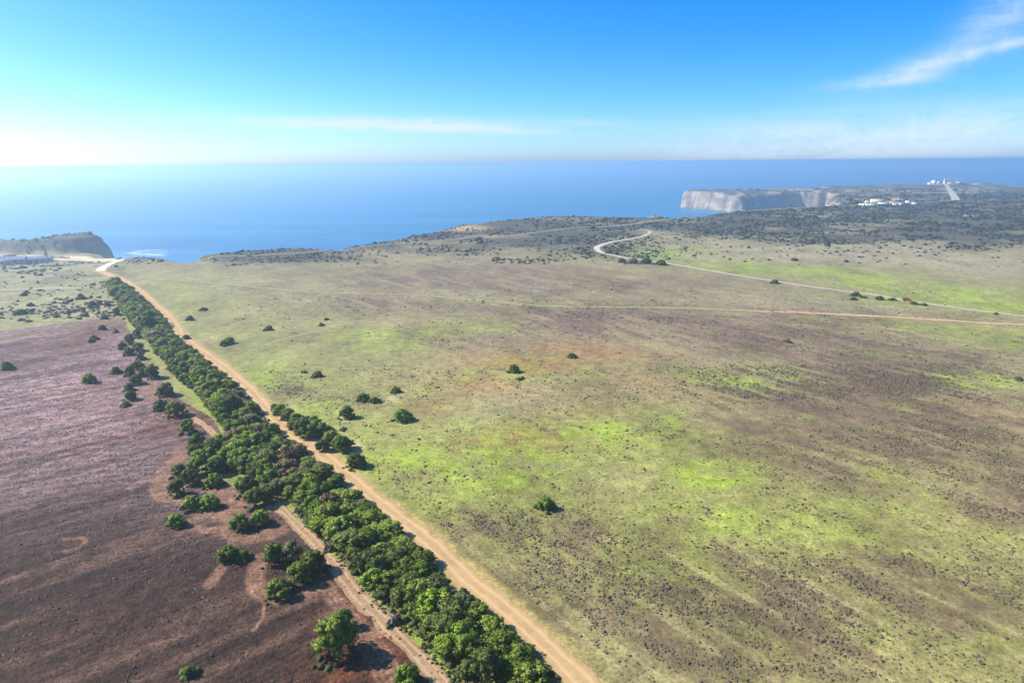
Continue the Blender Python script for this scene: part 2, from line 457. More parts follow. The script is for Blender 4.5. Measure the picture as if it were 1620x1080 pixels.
def ground_colour(X, Y, Z, d):
    u, v = project(X, Y, Z)
    n = len(X)
    wob = 0.55 + 0.9 * fbm(X, Y, 35, 4, 51)
    a, c = rotco(X, Y, td)
    streak = fbm(a / 5.0, c, 4.0, 4, 52)
    patch = fbm(X, Y, 22, 5, 53)
    fine = fbm(X, Y, 2.2, 3, 54)
    mott = fbm(X, Y, 5.0, 4, 56)
    wide = fbm(X, Y * 0.6, 14, 4, 60)
    col = np.tile(np.array([0.250, 0.220, 0.140]), (n, 1))
    # greener towards the track, drier towards the right
    gr = np.clip(0.75 - (a * 0 + np.abs(pline(X, Y, TRACK)) / 150.0), 0, 1) * sstep(420, 500, v)
    gr = np.maximum(gr, 0.35 * sstep(400, 430, v) * sstep(700, 560, v) * sstep(1000, 300, u))
    col = lerp(col, [0.225, 0.240, 0.100], gr * 0.85)
    col = lerp(col, [0.20, 0.165, 0.125], np.clip((patch - 0.47) * 4, 0, 1) * 0.55 * (1 - 0.6 * gr))
    col = lerp(col, [0.275, 0.245, 0.195], np.clip(blobs(u, v, PALE, wob) * 1.1, 0, 1))
    col = lerp(col, [0.31, 0.165, 0.10], np.clip(blobs(u, v, RED, wob * 0.7) * (0.6 + patch), 0, 1) * 0.85)
    h = blobs(u, v, HEATH, wob * 0.6)
    hm = np.clip(h * (0.60 + 1.6 * np.clip((streak - 0.38) * 3, 0, 1)), 0, 1)
    col = lerp(col, [0.165, 0.115, 0.112], np.clip(hm * 1.25, 0, 0.92))
    lm = blobs(u, v, LIME, wob)
    lmm = 0.85 * np.clip(lm * (0.80 + 1.1 * np.clip((patch - 0.33) * 2.5, 0, 1)), 0, 1) * (1 - 0.5 * hm)
    lmm = np.maximum(lmm, np.clip((patch - 0.60) * 6, 0, 1) * 0.45 * sstep(430, 640, v) * (u > 500))
    lmm = lmm * np.clip((mott - 0.20) * 2.6, 0.30, 1)
    col = lerp(col, [0.225, 0.300, 0.050], np.clip(lmm, 0, 1))
    old = fbm(a / 28, c, 1.1, 3, 63)
    col = lerp(col, [0.36, 0.32, 0.24], np.clip((old - 0.62) * 9, 0, 1) * 0.65 * sstep(640, 800, v) * (0.3 + h))
    # thatch colour of scrub between tufts
    den = scrub_density(X, Y, u, v, d)
    col = lerp(col, [0.105, 0.08, 0.06], den * 0.45)
    # garrigue ground
    g = garrigue(X, Y, u, v)
    gc = np.tile(np.array([0.052, 0.050, 0.052]), (n, 1))
    gc = lerp(gc, [0.17, 0.155, 0.105], np.clip((fbm(X, Y, 45, 4, 57) - 0.53) * 5, 0, 1))
    col = col + (gc - col) * (g * 0.85)[:, None]
    hl = sstep(-4, 10, np.where(inpoly(X, Y, HEADLAND), polydist(X, Y, HEADLAND), -polydist(X, Y, HEADLAND))) * (Y > 600)
    col = lerp(col, [0.065, 0.058, 0.056], hl * (0.80 + 0.20 * fbm(X, Y, 20, 3, 59)))
    # pale green-grey rough pasture on the left between field and beach
    lf = (u < 200) * sstep(515, 500, v) * (v > 414)
    col = lerp(col, [0.235, 0.225, 0.14], lf * 0.7)
    col = lerp(col, [0.13, 0.125, 0.085], lf * np.clip((fbm(X, Y, 14, 4, 58) - 0.45) * 5, 0, 1) * sstep(465, 440, v))
    col = col * (0.60 + 0.42 * fine + 0.36 * mott + 0.62 * wide - 0.30)[:, None]
    # belt floor and verges
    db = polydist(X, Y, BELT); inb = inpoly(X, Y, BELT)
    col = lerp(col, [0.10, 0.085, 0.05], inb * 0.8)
    near_left = (~inb) & (u < 720) & (pline(X, Y, TRACK) > 0)
    vg = near_left * sstep(4.0, 0.5, db) * sstep(0.45, 0.62, fbm(X, Y, 7, 4, 61))
    col = lerp(col, [0.21, 0.285, 0.05], vg * 0.75)
    # sandy spill beside the track
    dt = np.abs(pline(X, Y, TRACK)) + 2.2 * (fbm(X, Y, 5, 4, 62) - 0.5)
    col = lerp(col, [0.40, 0.30, 0.19], sstep(4.2, 2.2, dt) * 0.8)
    # sand: beach
    sb = inpoly(X, Y, W_BEACH)
    col = lerp(col, [0.55, 0.46, 0.34], sb * 1.0)
    # bare scars along the coast
    for (a_, c_, ra, rc) in ((620, 379, 12, 2.5), (678, 366, 9, 2), (735, 362, 26, 4), (778, 374, 16, 2.0), (770, 347, 8, 2), (1038, 341, 8, 2.4), (640, 371, 8, 2)):
        m = np.exp(-(((u - a_) / ra) ** 2 + ((v - c_) / rc) ** 2)) * (0.3 + 1.4 * fbm(X, Y, 9, 3, 64))
        col = lerp(col, [0.50, 0.33, 0.20], np.clip(m, 0, 1))
    # white bare patches round the bushes
    for (a_, c_, ra, rc) in ((566, 705, 10, 9), (548, 664, 14, 3), (640, 668, 16, 3), (620, 628, 12, 6), (1300, 341, 12, 2), (1530, 341, 14, 1.6), (1100, 296, 8, 2), (105, 397, 10, 2), (140, 385, 8, 2), (60, 398, 16, 2.5)):
        m = np.exp(-(((u - a_) / ra) ** 2 + ((v - c_) / rc) ** 2)) * (0.4 + fbm(X, Y, 4, 3, 65))
        col = lerp(col, [0.42, 0.39, 0.31], np.clip(m, 0, 1) * 0.75)
    # cape: scattered bare limestone
    cp = sstep(1500, 1650, Y) * np.clip((fbm(X, Y / 2, 26, 4, 66) - 0.56) * 9, 0, 1)
    col = lerp(col, [0.42, 0.37, 0.33], cp * 0.7)
    dbl = np.exp(-(((u - 1405) / 40) ** 2 + ((v - 316) / 6) ** 2)) * np.clip((fbm(X, Y, 20, 3, 67) - 0.4) * 5, 0, 1)
    col = lerp(col, [0.48, 0.42, 0.35], np.clip(dbl, 0, 1))
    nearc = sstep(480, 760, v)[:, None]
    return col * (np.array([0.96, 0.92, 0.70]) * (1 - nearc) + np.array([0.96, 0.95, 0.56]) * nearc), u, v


W_BEACH = W(BEACH_PX)
TURNS = [  # wheel marks of the tractor in the ploughed field: points, half width
    ([(300, 655), (262, 640), (240, 625), (243, 605), (262, 596)], 1.6), ([(262, 596), (300, 610), (330, 640), (340, 655)], 1.2),
    ([(298, 705), (282, 722), (262, 745), (252, 770), (262, 786), (292, 790), (318, 800)], 2.2), ([(320, 765), (350, 775), (372, 800), (366, 830), (372, 845), (400, 850), (440, 840)], 2.4),
    ([(345, 800), (358, 822), (340, 838), (312, 836), (300, 828), (320, 815), (350, 816)], 1.3), ([(412, 880), (405, 905), (408, 935), (440, 948), (480, 940), (505, 925), (515, 930), (540, 960), (575, 1000)], 1.6),
    ([(418, 955), (416, 975), (400, 998)], 0.3), ([(100, 853), (128, 850), (134, 857), (118, 868), (104, 872)], 0.6), ([(370, 850), (366, 875), (345, 905), (330, 925)], 1.0), ([(575, 1000), (600, 1040), (625, 1085)], 2.2)]
TURNS_W = [(catmull(W(p), 1.5).tolist(), w_) for p, w_ in TURNS]


def plough_colour(X, Y, u, v):
    n = len(X)
    a, c = rotco(X, Y, fd)
    patch = fbm(X, Y, 45, 4, 71)
    st = fbm(a / 8, c, 3.0, 4, 72)
    fine = fbm(a / 2, c, 0.9, 3, 73)
    col = np.tile(np.array([0.105, 0.066, 0.052]), (n, 1))
    col = lerp(col * 0.66, [0.40, 0.305, 0.33], sstep(900, 650, v + 60 * (patch - 0.5)))  # distance haze painted into the soil: paler and mauve further off
    col = lerp(col, [0.165, 0.075, 0.045], np.clip((patch - 0.52) * 4, 0, 1) * 0.8)
    col = lerp(col, [0.19, 0.08, 0.045], sstep(480, 600, u + 0.3 * (v - 900)) * sstep(880, 960, v) * 0.8)
    col = lerp(col, [0.07, 0.048, 0.042], np.clip((fbm(X, Y, 30, 4, 75) - 0.5) * 4, 0, 1) * 0.6)
    col = lerp(col, [0.24, 0.16, 0.12], np.clip((st - 0.56) * 5, 0, 1) * 0.5)
    col = lerp(col, [0.045, 0.03, 0.028], np.clip((0.42 - st) * 5, 0, 1) * 0.45)
    ln_ = fbm(a / 60, c, 2.4, 3, 74)
    col = lerp(col, [0.035, 0.024, 0.022], np.clip((0.36 - ln_) * 12, 0, 1) * 0.55)
    # headland strip left unploughed across the top
    pb = polydist(X, Y, W([(-300, 571), (0, 537), (90, 520), (150, 511), (182, 507)]), closed=False)
    col = lerp(col, [0.25, 0.215, 0.13], sstep(5.0, 3.0, pb + 3 * (fbm(X, Y, 8, 3, 76) - 0.5)))
    tone = np.zeros(n); rut = np.zeros(n)
    for pts, hw in TURNS_W:
        p0 = np.array(pts); cx, cy = p0.mean(0); rr = np.abs(p0 - [cx, cy]).max() + 6
        m = (np.abs(X - cx) < rr) & (np.abs(Y - cy) < rr)
        if not m.any(): continue
        s = pline(X[m], Y[m], pts)
        k = sstep(hw * 1.15, hw * 0.75, np.abs(s))
        tone[m] = np.maximum(tone[m], k)
        rut[m] = np.maximum(rut[m], k * (0.5 + 0.5 * np.cos(s * 2 * math.pi / 0.85)))
    col = lerp(col, [0.31, 0.175, 0.12], tone * 0.70)
    col = lerp(col, [0.33, 0.235, 0.165], rut * 0.75)
    row = np.sin(c * 2 * math.pi / 1.25 + 2.0 * fbm(X, Y, 9, 2, 81))  # furrow shading painted into the colour: ridges lighter, troughs darker
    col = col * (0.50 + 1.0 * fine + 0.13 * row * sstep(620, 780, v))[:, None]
    return col * [0.66, 0.56, 0.49], tone


# ------------------------------------------------------------------ ground material
def ground_material(name, bump_scale, bump_d, bump_s, speck):
    m, nb, p, o = newmat(name)
    at = nb.n('ShaderNodeAttribute'); at.attribute_name = 'cover'
    tc = nb.n('ShaderNodeTexCoord'); P = tc.outputs['Object']
    n1 = nb.noise(P, bump_scale, 5, 0.65)
    n2 = nb.noise(P, bump_scale * 0.23, 4, 0.6)
    f = nb.mapr(n1, 0.3, 0.7, 1 - speck, 1 + speck)
    c = nb.mix(1.0, at.outputs[0], f, 'MULTIPLY')
    f2 = nb.mapr(n2, 0.3, 0.7, 1 - speck * 0.6, 1 + speck * 0.6)
    c = nb.mix(1.0, c, f2, 'MULTIPLY')
    # steep faces are bare rock
    ge = nb.n('ShaderNodeNewGeometry'); sx = nb.n('ShaderNodeSeparateXYZ'); nb.link(ge.outputs['True Normal'], sx.inputs[0])
    steep = nb.mapr(nb.math('ADD', sx.outputs[2], nb.mapr(nb.noise(P, 0.05, 4), 0.3, 0.7, -0.12, 0.12)), 0.80, 0.62)
    strata = nb.noise(nb.mapping(P, scale=(0.03, 0.03, 0.16)), 1.0, 6, 0.7, 0.6)
    blot = nb.noise(P, 0.045, 5, 0.65)
    rock = nb.mix(nb.mapr(strata, 0.42, 0.60), (0.27, 0.20, 0.14, 1), (0.46, 0.37, 0.275, 1))
    rock = nb.mix(nb.mapr(blot, 0.42, 0.66), rock, (0.15, 0.135, 0.11, 1))
    c = nb.mix(nb.math('MULTIPLY', steep, at.outputs['Alpha']), c, rock)
    nb.link(c, p.inputs['Base Color'])
    nb.link(nb.bump(n1, bump_s, bump_d), p.inputs['Normal'])
    return m


M_HEATH = ground_material('heath_ground', 1.5, 0.16, 0.9, 0.42)
M_SOIL = ground_material('ploughed_soil', 1.7, 0.30, 1.0, 0.65)

# ------------------------------------------------------------------ ground sheet: finest near the viewpoint
def radial_rows():
    r = [6.0]
    while r[-1] < 60: r.append(r[-1] * 1.03)
    while r[-1] < 420: r.append(r[-1] * 1.0052)
    while r[-1] < 1060: r.append(r[-1] + 3.2)
    while r[-1] < 1760: r.append(r[-1] + 5.0)
    while r[-1] < 2020: r.append(r[-1] + 2.5)
    while r[-1] < 2480: r.append(r[-1] + 5.0)
    return np.array(r)


def build_grid(angs, rows):
    A, R = np.meshgrid(angs, rows)
    X = (R * np.sin(A)).ravel(); Y = (R * np.cos(A)).ravel()
    nA, nR = len(angs), len(rows)
    i = np.arange(nR - 1)[:, None] * nA + np.arange(nA - 1)[None, :]
    q = np.stack([i, i + 1, i + nA + 1, i + nA], -1).reshape(-1, 4)
    return X, Y, q[:, ::-1]


def furrows(X, Y):
    aa, cc = rotco(X, Y, fd)
    amp = sstep(260, 110, np.hypot(X, Y))
    return amp * (0.07 * np.sin(cc * 2 * math.pi / 1.25 + 2.0 * fbm(X, Y, 9, 2, 81)) + 0.34 * (fbm(X, Y, 1.1, 3, 82) - 0.5))


def build_ground():
    angs = np.radians(np.arange(-54, 54.001, 0.155))
    rows = radial_rows()
    X, Y, Q = build_grid(angs, rows)
    # rough continuation round the sides and behind the viewpoint
    a2 = np.radians(np.linspace(54, 306, 80)); r2 = np.geomspace(6, 2480, 70)
    X2, Y2, Q2 = build_grid(a2, r2)
    Q = np.concatenate([Q, Q2 + len(X)]); X = np.concatenate([X, X2]); Y = np.concatenate([Y, Y2])
    Z, d = terrain(X, Y)
    keep = (Z[Q] > SEA_Z - 5.5).any(1)
    Q = Q[keep]
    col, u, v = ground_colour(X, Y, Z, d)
    inp = inpoly(X, Y, PLOUGH) & (Y > 0)
    # real furrows and tussocks
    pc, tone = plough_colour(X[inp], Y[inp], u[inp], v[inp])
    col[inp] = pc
    r = np.hypot(X, Y)
    Z[inp] += furrows(X[inp], Y[inp]) * (1 - 0.7 * tone)
    o = ~inp
    Z[o] += sstep(300, 120, r[o]) * 0.22 * (fbm(X[o], Y[o], 1.6, 3, 83) - 0.5) * sstep(2.5, 5, np.abs(pline(X[o], Y[o], TRACK))) * (r[o] < 300)
    bare = 1 - 0.85 * ((X < -420) & (Y > 650)) - 0.8 * np.exp(-(((X - 640) / 130) ** 2 + ((Y - 1430) / 220) ** 2))
    col4 = np.concatenate([np.clip(col, 0.01, 0.9), bare[:, None]], 1)
    qp = inp[Q].sum(1) >= 2
    V = np.stack([X, Y, Z], 1)
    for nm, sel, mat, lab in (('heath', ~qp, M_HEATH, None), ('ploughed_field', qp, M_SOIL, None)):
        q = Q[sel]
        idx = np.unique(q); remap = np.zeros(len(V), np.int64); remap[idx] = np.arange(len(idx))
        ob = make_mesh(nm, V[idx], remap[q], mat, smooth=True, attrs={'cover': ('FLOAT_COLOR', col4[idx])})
        tag(ob, kind='structure')
    bpy.data.objects['heath']['label'] = 'green and brown heath plateau ending in cliffs above the sea'
    bpy.data.objects['ploughed_field']['label'] = 'ploughed reddish-brown field beside the belt of trees'
    bpy.data.objects['heath'].name = 'ground'


build_ground()


# ------------------------------------------------------------------ sea
def build_sea():
    m, nb, p, o = newmat('sea_water')
    tc = nb.n('ShaderNodeTexCoord'); P = tc.outputs['Object']
    n1 = nb.noise(nb.mapping(P, scale=(0.012, 0.05, 1), rot=(0, 0, 0.25)), 1.0, 5, 0.6)
    n2 = nb.noise(nb.mapping(P, scale=(0.0012, 0.006, 1), rot=(0, 0, 0.12)), 1.0, 4, 0.6)
    n3 = nb.noise(nb.mapping(P, scale=(0.03, 0.12, 1), rot=(0, 0, 0.3)), 1.0, 4, 0.6)
    c = nb.mix(nb.mapr(n2, 0.38, 0.62), (0.004, 0.085, 0.19, 1), (0.012, 0.175, 0.30, 1))
    c = nb.mix(nb.mapr(n1, 0.45, 0.7), c, (0.018, 0.16, 0.31, 1))
    # surf under the cliffs, strongest below the beach
    sx = nb.n('ShaderNodeSeparateXYZ'); nb.link(P, sx.inputs[0])
    bx, by = gz(225, 401, SEA_Z)
    dx = nb.math('DIVIDE', nb.math('SUBTRACT', sx.outputs[0], bx), 90.0)
    dy = nb.math('DIVIDE', nb.math('SUBTRACT', sx.outputs[1], by), 70.0)
    near = nb.math('EXPONENT', nb.math('MULTIPLY', nb.math('ADD', nb.math('MULTIPLY', dx, dx), nb.math('MULTIPLY', dy, dy)), -1.0))
    foam = nb.mapr(nb.math('ADD', nb.math('MULTIPLY', near, 0.22), n3), 0.70, 0.80)
    foam = nb.math('MULTIPLY', foam, nb.mapr(near, 0.05, 0.4))
    c = nb.mix(foam, c, (0.75, 0.78, 0.78, 1))
    nb.link(c, p.inputs['Base Color'])
    p.inputs['Roughness'].default_value = 0.32
    p.inputs['Specular IOR Level'].default_value = 0.35
    p.inputs['IOR'].default_value = 1.33
    h = nb.math('ADD', nb.math('MULTIPLY', n1, 0.7), nb.math('MULTIPLY', n3, 0.3))
    nb.link(nb.bump(h, 0.7, 4.0), p.inputs['Normal'])
    S = 90000.0
    ys = [-3000, 0, 300, 700, 1200, 2000, 3500, 6000, 12000, 30000, S]
    xs = [-S, -30000, -8000, -2500, -800, 0, 800, 2500, 8000, 30000, S]
    V = [(x, y, SEA_Z) for y in ys for x in xs]
    n = len(xs)
    Q = [(j * n + i, j * n + i + 1, (j + 1) * n + i + 1, (j + 1) * n + i) for j in range(len(ys) - 1) for i in range(n - 1)]
    ob = make_mesh('sea', V, Q, m)
    tag(ob, 'calm blue sea reaching to the hazy horizon', kind='structure')


build_sea()


# ------------------------------------------------------------------ tracks and roads
def ribbon_material(name, c1, c2, c3, ruts, scale=0.8):
    m, nb, p, o = newmat(name)
    tc = nb.n('ShaderNodeTexCoord'); P = tc.outputs['Object']
    cr = nb.n('ShaderNodeAttribute'); cr.attribute_name = 'across'
    n1 = nb.noise(P, scale, 5, 0.65); n2 = nb.noise(P, 0.11, 4, 0.6); n3 = nb.noise(P, 6.0, 3, 0.6)
    c = nb.mix(nb.mapr(n1, 0.35, 0.68), (*c1, 1), (*c2, 1))
    c = nb.mix(nb.mapr(n2, 0.48, 0.7, 0, 0.6), c, (*c3, 1))
    x = nb.math('ABSOLUTE', cr.outputs['Fac'])
    rut = nb.math('SUBTRACT', x, 0.45)
    rut = nb.math('EXPONENT', nb.math('MULTIPLY', nb.math('MULTIPLY', rut, rut), -30.0))
    c = nb.mix(nb.math('MULTIPLY', rut, ruts), c, tuple(min(1, k * 1.22) for k in c2) + (1,))
    c = nb.mix(nb.mapr(x, 0.75, 1.0, 0, 0.35), c, (*c3, 1))
    nb.link(c, p.inputs['Base Color'])
    h = nb.math('ADD', nb.math('MULTIPLY', n1, 0.5), nb.math('ADD', nb.math('MULTIPLY', n3, 0.2), nb.math('MULTIPLY', rut, -0.5)))
    nb.link(nb.bump(h, 0.6, 0.15), p.inputs['Normal'])
    return m


def ribbon(name, px, widths, mat, label, step=1.2, lift=0.07, jag=0.35, world=False, parent=None):
    pts = np.array(px if world else W(px))
    wd = np.interp(np.linspace(0, 1, len(pts)), np.linspace(0, 1, len(widths)), widths)
    S = catmull(np.concatenate([pts, wd[:, None]], 1), step)
    T = np.gradient(S[:, :2], axis=0); T /= np.linalg.norm(T, axis=1)[:, None] + 1e-9
    N = np.stack([-T[:, 1], T[:, 0]], 1)
    K = 9
    n = len(S)
    along = np.arange(n) * step
    el_ = 1 + jag * 2 * (fbm(along, along * 0 + 3, 5, 3, len(name)) - 0.5) + jag * (fbm(along, along * 0, 1.7, 2, 91) - 0.5)
    er_ = 1 + jag * 2 * (fbm(along, along * 0 + 9, 5, 3, len(name) + 5) - 0.5) + jag * (fbm(along, along * 0 + 30, 1.7, 2, 92) - 0.5)
    V = []; ac = []
    for k in range(K):
        t = -1 + 2 * k / (K - 1)
        e = np.where(t < 0, el_, er_)
        q = S[:, :2] + N * (t * S[:, 2] / 2 * e)[:, None]
        z = terrain(q[:, 0], q[:, 1])[0]
        dist = np.hypot(q[:, 0], q[:, 1])
        z = z + lift + np.clip((dist - 350) * 0.0009, 0, 0.9)
        V.append(np.stack([q[:, 0], q[:, 1], z], 1)); ac.append(np.full(n, t))
    V = np.stack(V, 1).reshape(-1, 3); ac = np.stack(ac, 1).ravel()
    i = np.arange(n - 1)[:, None] * K + np.arange(K - 1)[None, :]
    Q = np.stack([i, i + 1, i + K + 1, i + K], -1).reshape(-1, 4)
    # face up
    if N[0, 0] * T[0, 1] - N[0, 1] * T[0, 0] > 0: Q = Q
    Q = Q[:, ::-1]
    ob = make_mesh(name, V, Q, mat, smooth=True, attrs={'across': ('FLOAT', ac)}, parent=parent)
    tag(ob, label, kind='structure')
    return ob


M_TRACK = ribbon_material('track_sand', (0.37, 0.238, 0.108), (0.45, 0.305, 0.150), (0.32, 0.195, 0.085), 0.6)
M_FARM = ribbon_material('farm_track_earth', (0.25, 0.145, 0.075), (0.37, 0.255, 0.145), (0.20, 0.105, 0.055), 0.6, 1.1)
M_ROAD = ribbon_material('pale_gravel', (0.40, 0.37, 0.29), (0.50, 0.46, 0.38), (0.36, 0.32, 0.24), 0.2)
M_COAST = ribbon_material('coast_road_gravel', (0.24, 0.22, 0.165), (0.31, 0.285, 0.22), (0.20, 0.18, 0.13), 0.2)
M_ASPH = ribbon_material('road_surface', (0.32, 0.31, 0.29), (0.40, 0.38, 0.35), (0.28, 0.27, 0.25), 0.1)
M_PATH = ribbon_material('worn_path', (0.285, 0.255, 0.15), (0.34, 0.30, 0.19), (0.25, 0.245, 0.12), 0.3)
M_SAND = ribbon_material('beach_sand', (0.55, 0.46, 0.35), (0.62, 0.53, 0.42), (0.50, 0.40, 0.30), 0.1)
M_REDP = ribbon_material('red_path', (0.44, 0.28, 0.17), (0.50, 0.34, 0.22), (0.36, 0.22, 0.13), 0.3)

ribbon('dirt_track', TRACK_PX, [4.3, 4.2, 4.2, 4.6, 4.8, 5.0, 5.2, 5.4, 5.2], M_TRACK, 'sandy dirt track running beside the tree belt towards the beach')
ribbon('farm_track', [(432, 790), (452, 812), (478, 838), (505, 866), (535, 903), (565, 942), (598, 975), (632, 1010), (668, 1046), (700, 1080), (735, 1118)],
       [2.2, 2.6, 2.8, 2.8, 2.8, 2.6], M_FARM, 'rutted pale farm track between tree belt and ploughed field', step=0.8, jag=0.5)
ribbon('farm_track', [(306, 660), (322, 672), (336, 684), (344, 696)], [1.6, 2.2, 1.6], M_FARM, 'short curved wheel track by the grass verge of the belt', step=0.8, jag=0.5)
ribbon('sand_path', [(158, 429), (164, 423), (176, 417), (188, 412), (186, 408)], [7, 6, 7, 12], M_SAND, 'wide sandy path dropping from the track end to the beach', step=3)
ribbon('field_path', [(-40, 462), (0, 460), (60, 457), (120, 456), (165, 453), (180, 449)], [2.6, 2.6, 2.4], M_ROAD, 'pale straight path crossing the rough pasture behind the ploughed field', step=2, jag=0.3)
ribbon('field_path', [(215, 442), (300, 446), (400, 454), (470, 461), (560, 464), (650, 466), (700, 470), (760, 475), (830, 482), (900, 485), (1000, 486), (1100, 488), (1200, 492)],
       [1.6, 1.8, 1.5, 1.8, 2.6, 2.8], M_PATH, 'faint worn path crossing the heath from the dirt track', step=2, jag=0.5)
ribbon('field_path', [(1190, 492), (1260, 494), (1340, 498), (1420, 502), (1500, 507), (1560, 511), (1640, 514)], [2.6, 3.4, 3.2, 2.6], M_REDP, 'reddish path continuing right across the heath', step=1.6, jag=0.5)
ribbon('field_path', [(385, 560), (420, 545), (460, 533), (500, 524), (545, 512), (600, 503), (680, 498), (760, 496)], [0.8, 1.2, 1.2, 1.0, 0.9], M_PATH, 'thin footpath curving up through the green heath', step=1.5, jag=0.7)
ribbon('gravel_road', [(1012, 363), (1026, 366), (1028, 369), (1018, 374), (995, 379), (970, 383), (952, 388), (944, 392), (948, 398), (965, 403), (1000, 410), (1050, 416), (1120, 428), (1200, 441), (1300, 456),
                       (1380, 466), (1436, 476), (1500, 485), (1560, 493), (1640, 502)], [2.4, 3.2, 4.2, 5.5, 4.6, 3.2, 2.7, 2.5, 2.4, 2.2], M_ROAD, 'pale gravel road with a hairpin bend beside the green field', step=2.5, jag=0.15)
ribbon('coast_road', [(330, 406), (395, 405), (440, 402), (480, 400), (545, 394), (600, 388), (660, 384), (720, 379), (760, 374), (800, 374), (850, 368), (910, 361), (960, 359), (1000, 355), (1060, 347),
                      (1110, 340), (1160, 335), (1200, 333), (1250, 330), (1300, 327), (1340, 325.5), (1390, 324.5), (1440, 322.5), (1490, 319), (1520, 317.5)], [2.2, 3, 4.2, 5, 5.5, 6, 6.5, 7, 7], M_COAST, 'coast road running along the clifftop scrub to the cape', step=5, jag=0.12)
LR = [gb(1512, 318), gb(1508, 310), gb(1503.5, 302.5), (1163.0, 1860.0), (1233.0, 1985.0)]
ribbon('lighthouse_road', LR, [13, 12, 11, 10], M_ROAD, 'straight pale road shoulder leading to the lighthouse', step=6, jag=0.1, lift=0.5, world=True)
ribbon('lighthouse_road', LR, [5, 5, 5, 5], M_ASPH, 'grey carriageway of the straight road to the lighthouse', step=6, jag=0.03, lift=0.8, world=True)


# ------------------------------------------------------------------ vegetation
def foliage_material(name, dark, mid, light, trans=0.18):
    m, nb, p, o = newmat(name)
    tone = nb.n('ShaderNodeAttribute'); tone.attribute_name = 'tone'
    oi = nb.n('ShaderNodeObjectInfo')
    tc = nb.n('ShaderNodeTexCoord')
    n = nb.noise(tc.outputs['Object'], 3.0, 3)
    f = nb.math('ADD', nb.math('MULTIPLY', tone.outputs['Fac'], 0.7), nb.math('MULTIPLY', n, 0.3))
    f = nb.math('ADD', f, nb.math('MULTIPLY', nb.math('SUBTRACT', oi.outputs['Random'], 0.5), 0.45))
    cr = nb.n('ShaderNodeValToRGB'); nb.link(f, cr.inputs[0])
    e = cr.color_ramp.elements
    e[0].position = 0.15; e[0].color = (*dark, 1); e[1].position = 0.85; e[1].color = (*light, 1)
    k = e.new(0.5); k.color = (*mid, 1)
    nb.link(cr.outputs[0], p.inputs['Base Color'])
    p.inputs['Roughness'].default_value = 0.7
    tr = nb.n('ShaderNodeBsdfTranslucent'); nb.link(cr.outputs[0], tr.inputs[0])
    mx = nb.n('ShaderNodeMixShader'); mx.inputs[0].default_value = trans
    nb.link(p.outputs[0], mx.inputs[1]); nb.link(tr.outputs[0], mx.inputs[2]); nb.link(mx.outputs[0], o.inputs[0])
    return m


FOL = {
    'dark': foliage_material('dark_foliage', (0.048, 0.072, 0.017), (0.099, 0.134, 0.029), (0.187, 0.229, 0.052), 0.25),
    'mid': foliage_material('green_foliage', (0.063, 0.100, 0.015), (0.146, 0.208, 0.029), (0.261, 0.322, 0.052), 0.25),
    'lime': foliage_material('bright_foliage', (0.075, 0.129, 0.015), (0.149, 0.237, 0.022), (0.254, 0.343, 0.037)),
    'olive': foliage_material('olive_foliage', (0.067, 0.079, 0.028), (0.128, 0.140, 0.052), (0.194, 0.200, 0.081)),
    'grey': foliage_material('dry_grey_twigs', (0.105, 0.083, 0.062), (0.194, 0.161, 0.121), (0.314, 0.264, 0.204), 0.0),
    'rust': foliage_material('rusty_foliage', (0.105, 0.072, 0.029), (0.179, 0.122, 0.052), (0.254, 0.179, 0.081), 0.05),
}
M_BARK = plain('bark', (0.075, 0.055, 0.042), 0.9, 0.3, 6)


def ico(sub=1):
    t = (1 + 5 ** 0.5) / 2
    v = [(-1, t, 0), (1, t, 0), (-1, -t, 0), (1, -t, 0), (0, -1, t), (0, 1, t), (0, -1, -t), (0, 1, -t), (t, 0, -1), (t, 0, 1), (-t, 0, -1), (-t, 0, 1)]
    f = [(0, 11, 5), (0, 5, 1), (0, 1, 7), (0, 7, 10), (0, 10, 11), (1, 5, 9), (5, 11, 4), (11, 10, 2), (10, 7, 6), (7, 1, 8), (3, 9, 4), (3, 4, 2), (3, 2, 6), (3, 6, 8), (3, 8, 9), (4, 9, 5), (2, 4, 11), (6, 2, 10), (8, 6, 7), (9, 8, 1)]
    v = [np.array(p) / np.linalg.norm(p) for p in v]
    for _ in range(sub):
        nf = []; cache = {}
        def midp(a, c):
            k = (min(a, c), max(a, c))
            if k not in cache:
                q = v[a] + v[c]; v.append(q / np.linalg.norm(q)); cache[k] = len(v) - 1
            return cache[k]
        for a, c, d in f:
            x, y, z = midp(a, c), midp(c, d), midp(d, a)
            nf += [(a, x, z), (c, y, x), (d, z, y), (x, y, z)]
        f = nf
    return np.array(v), np.array(f)


ICO_V, ICO_F = ico(1)


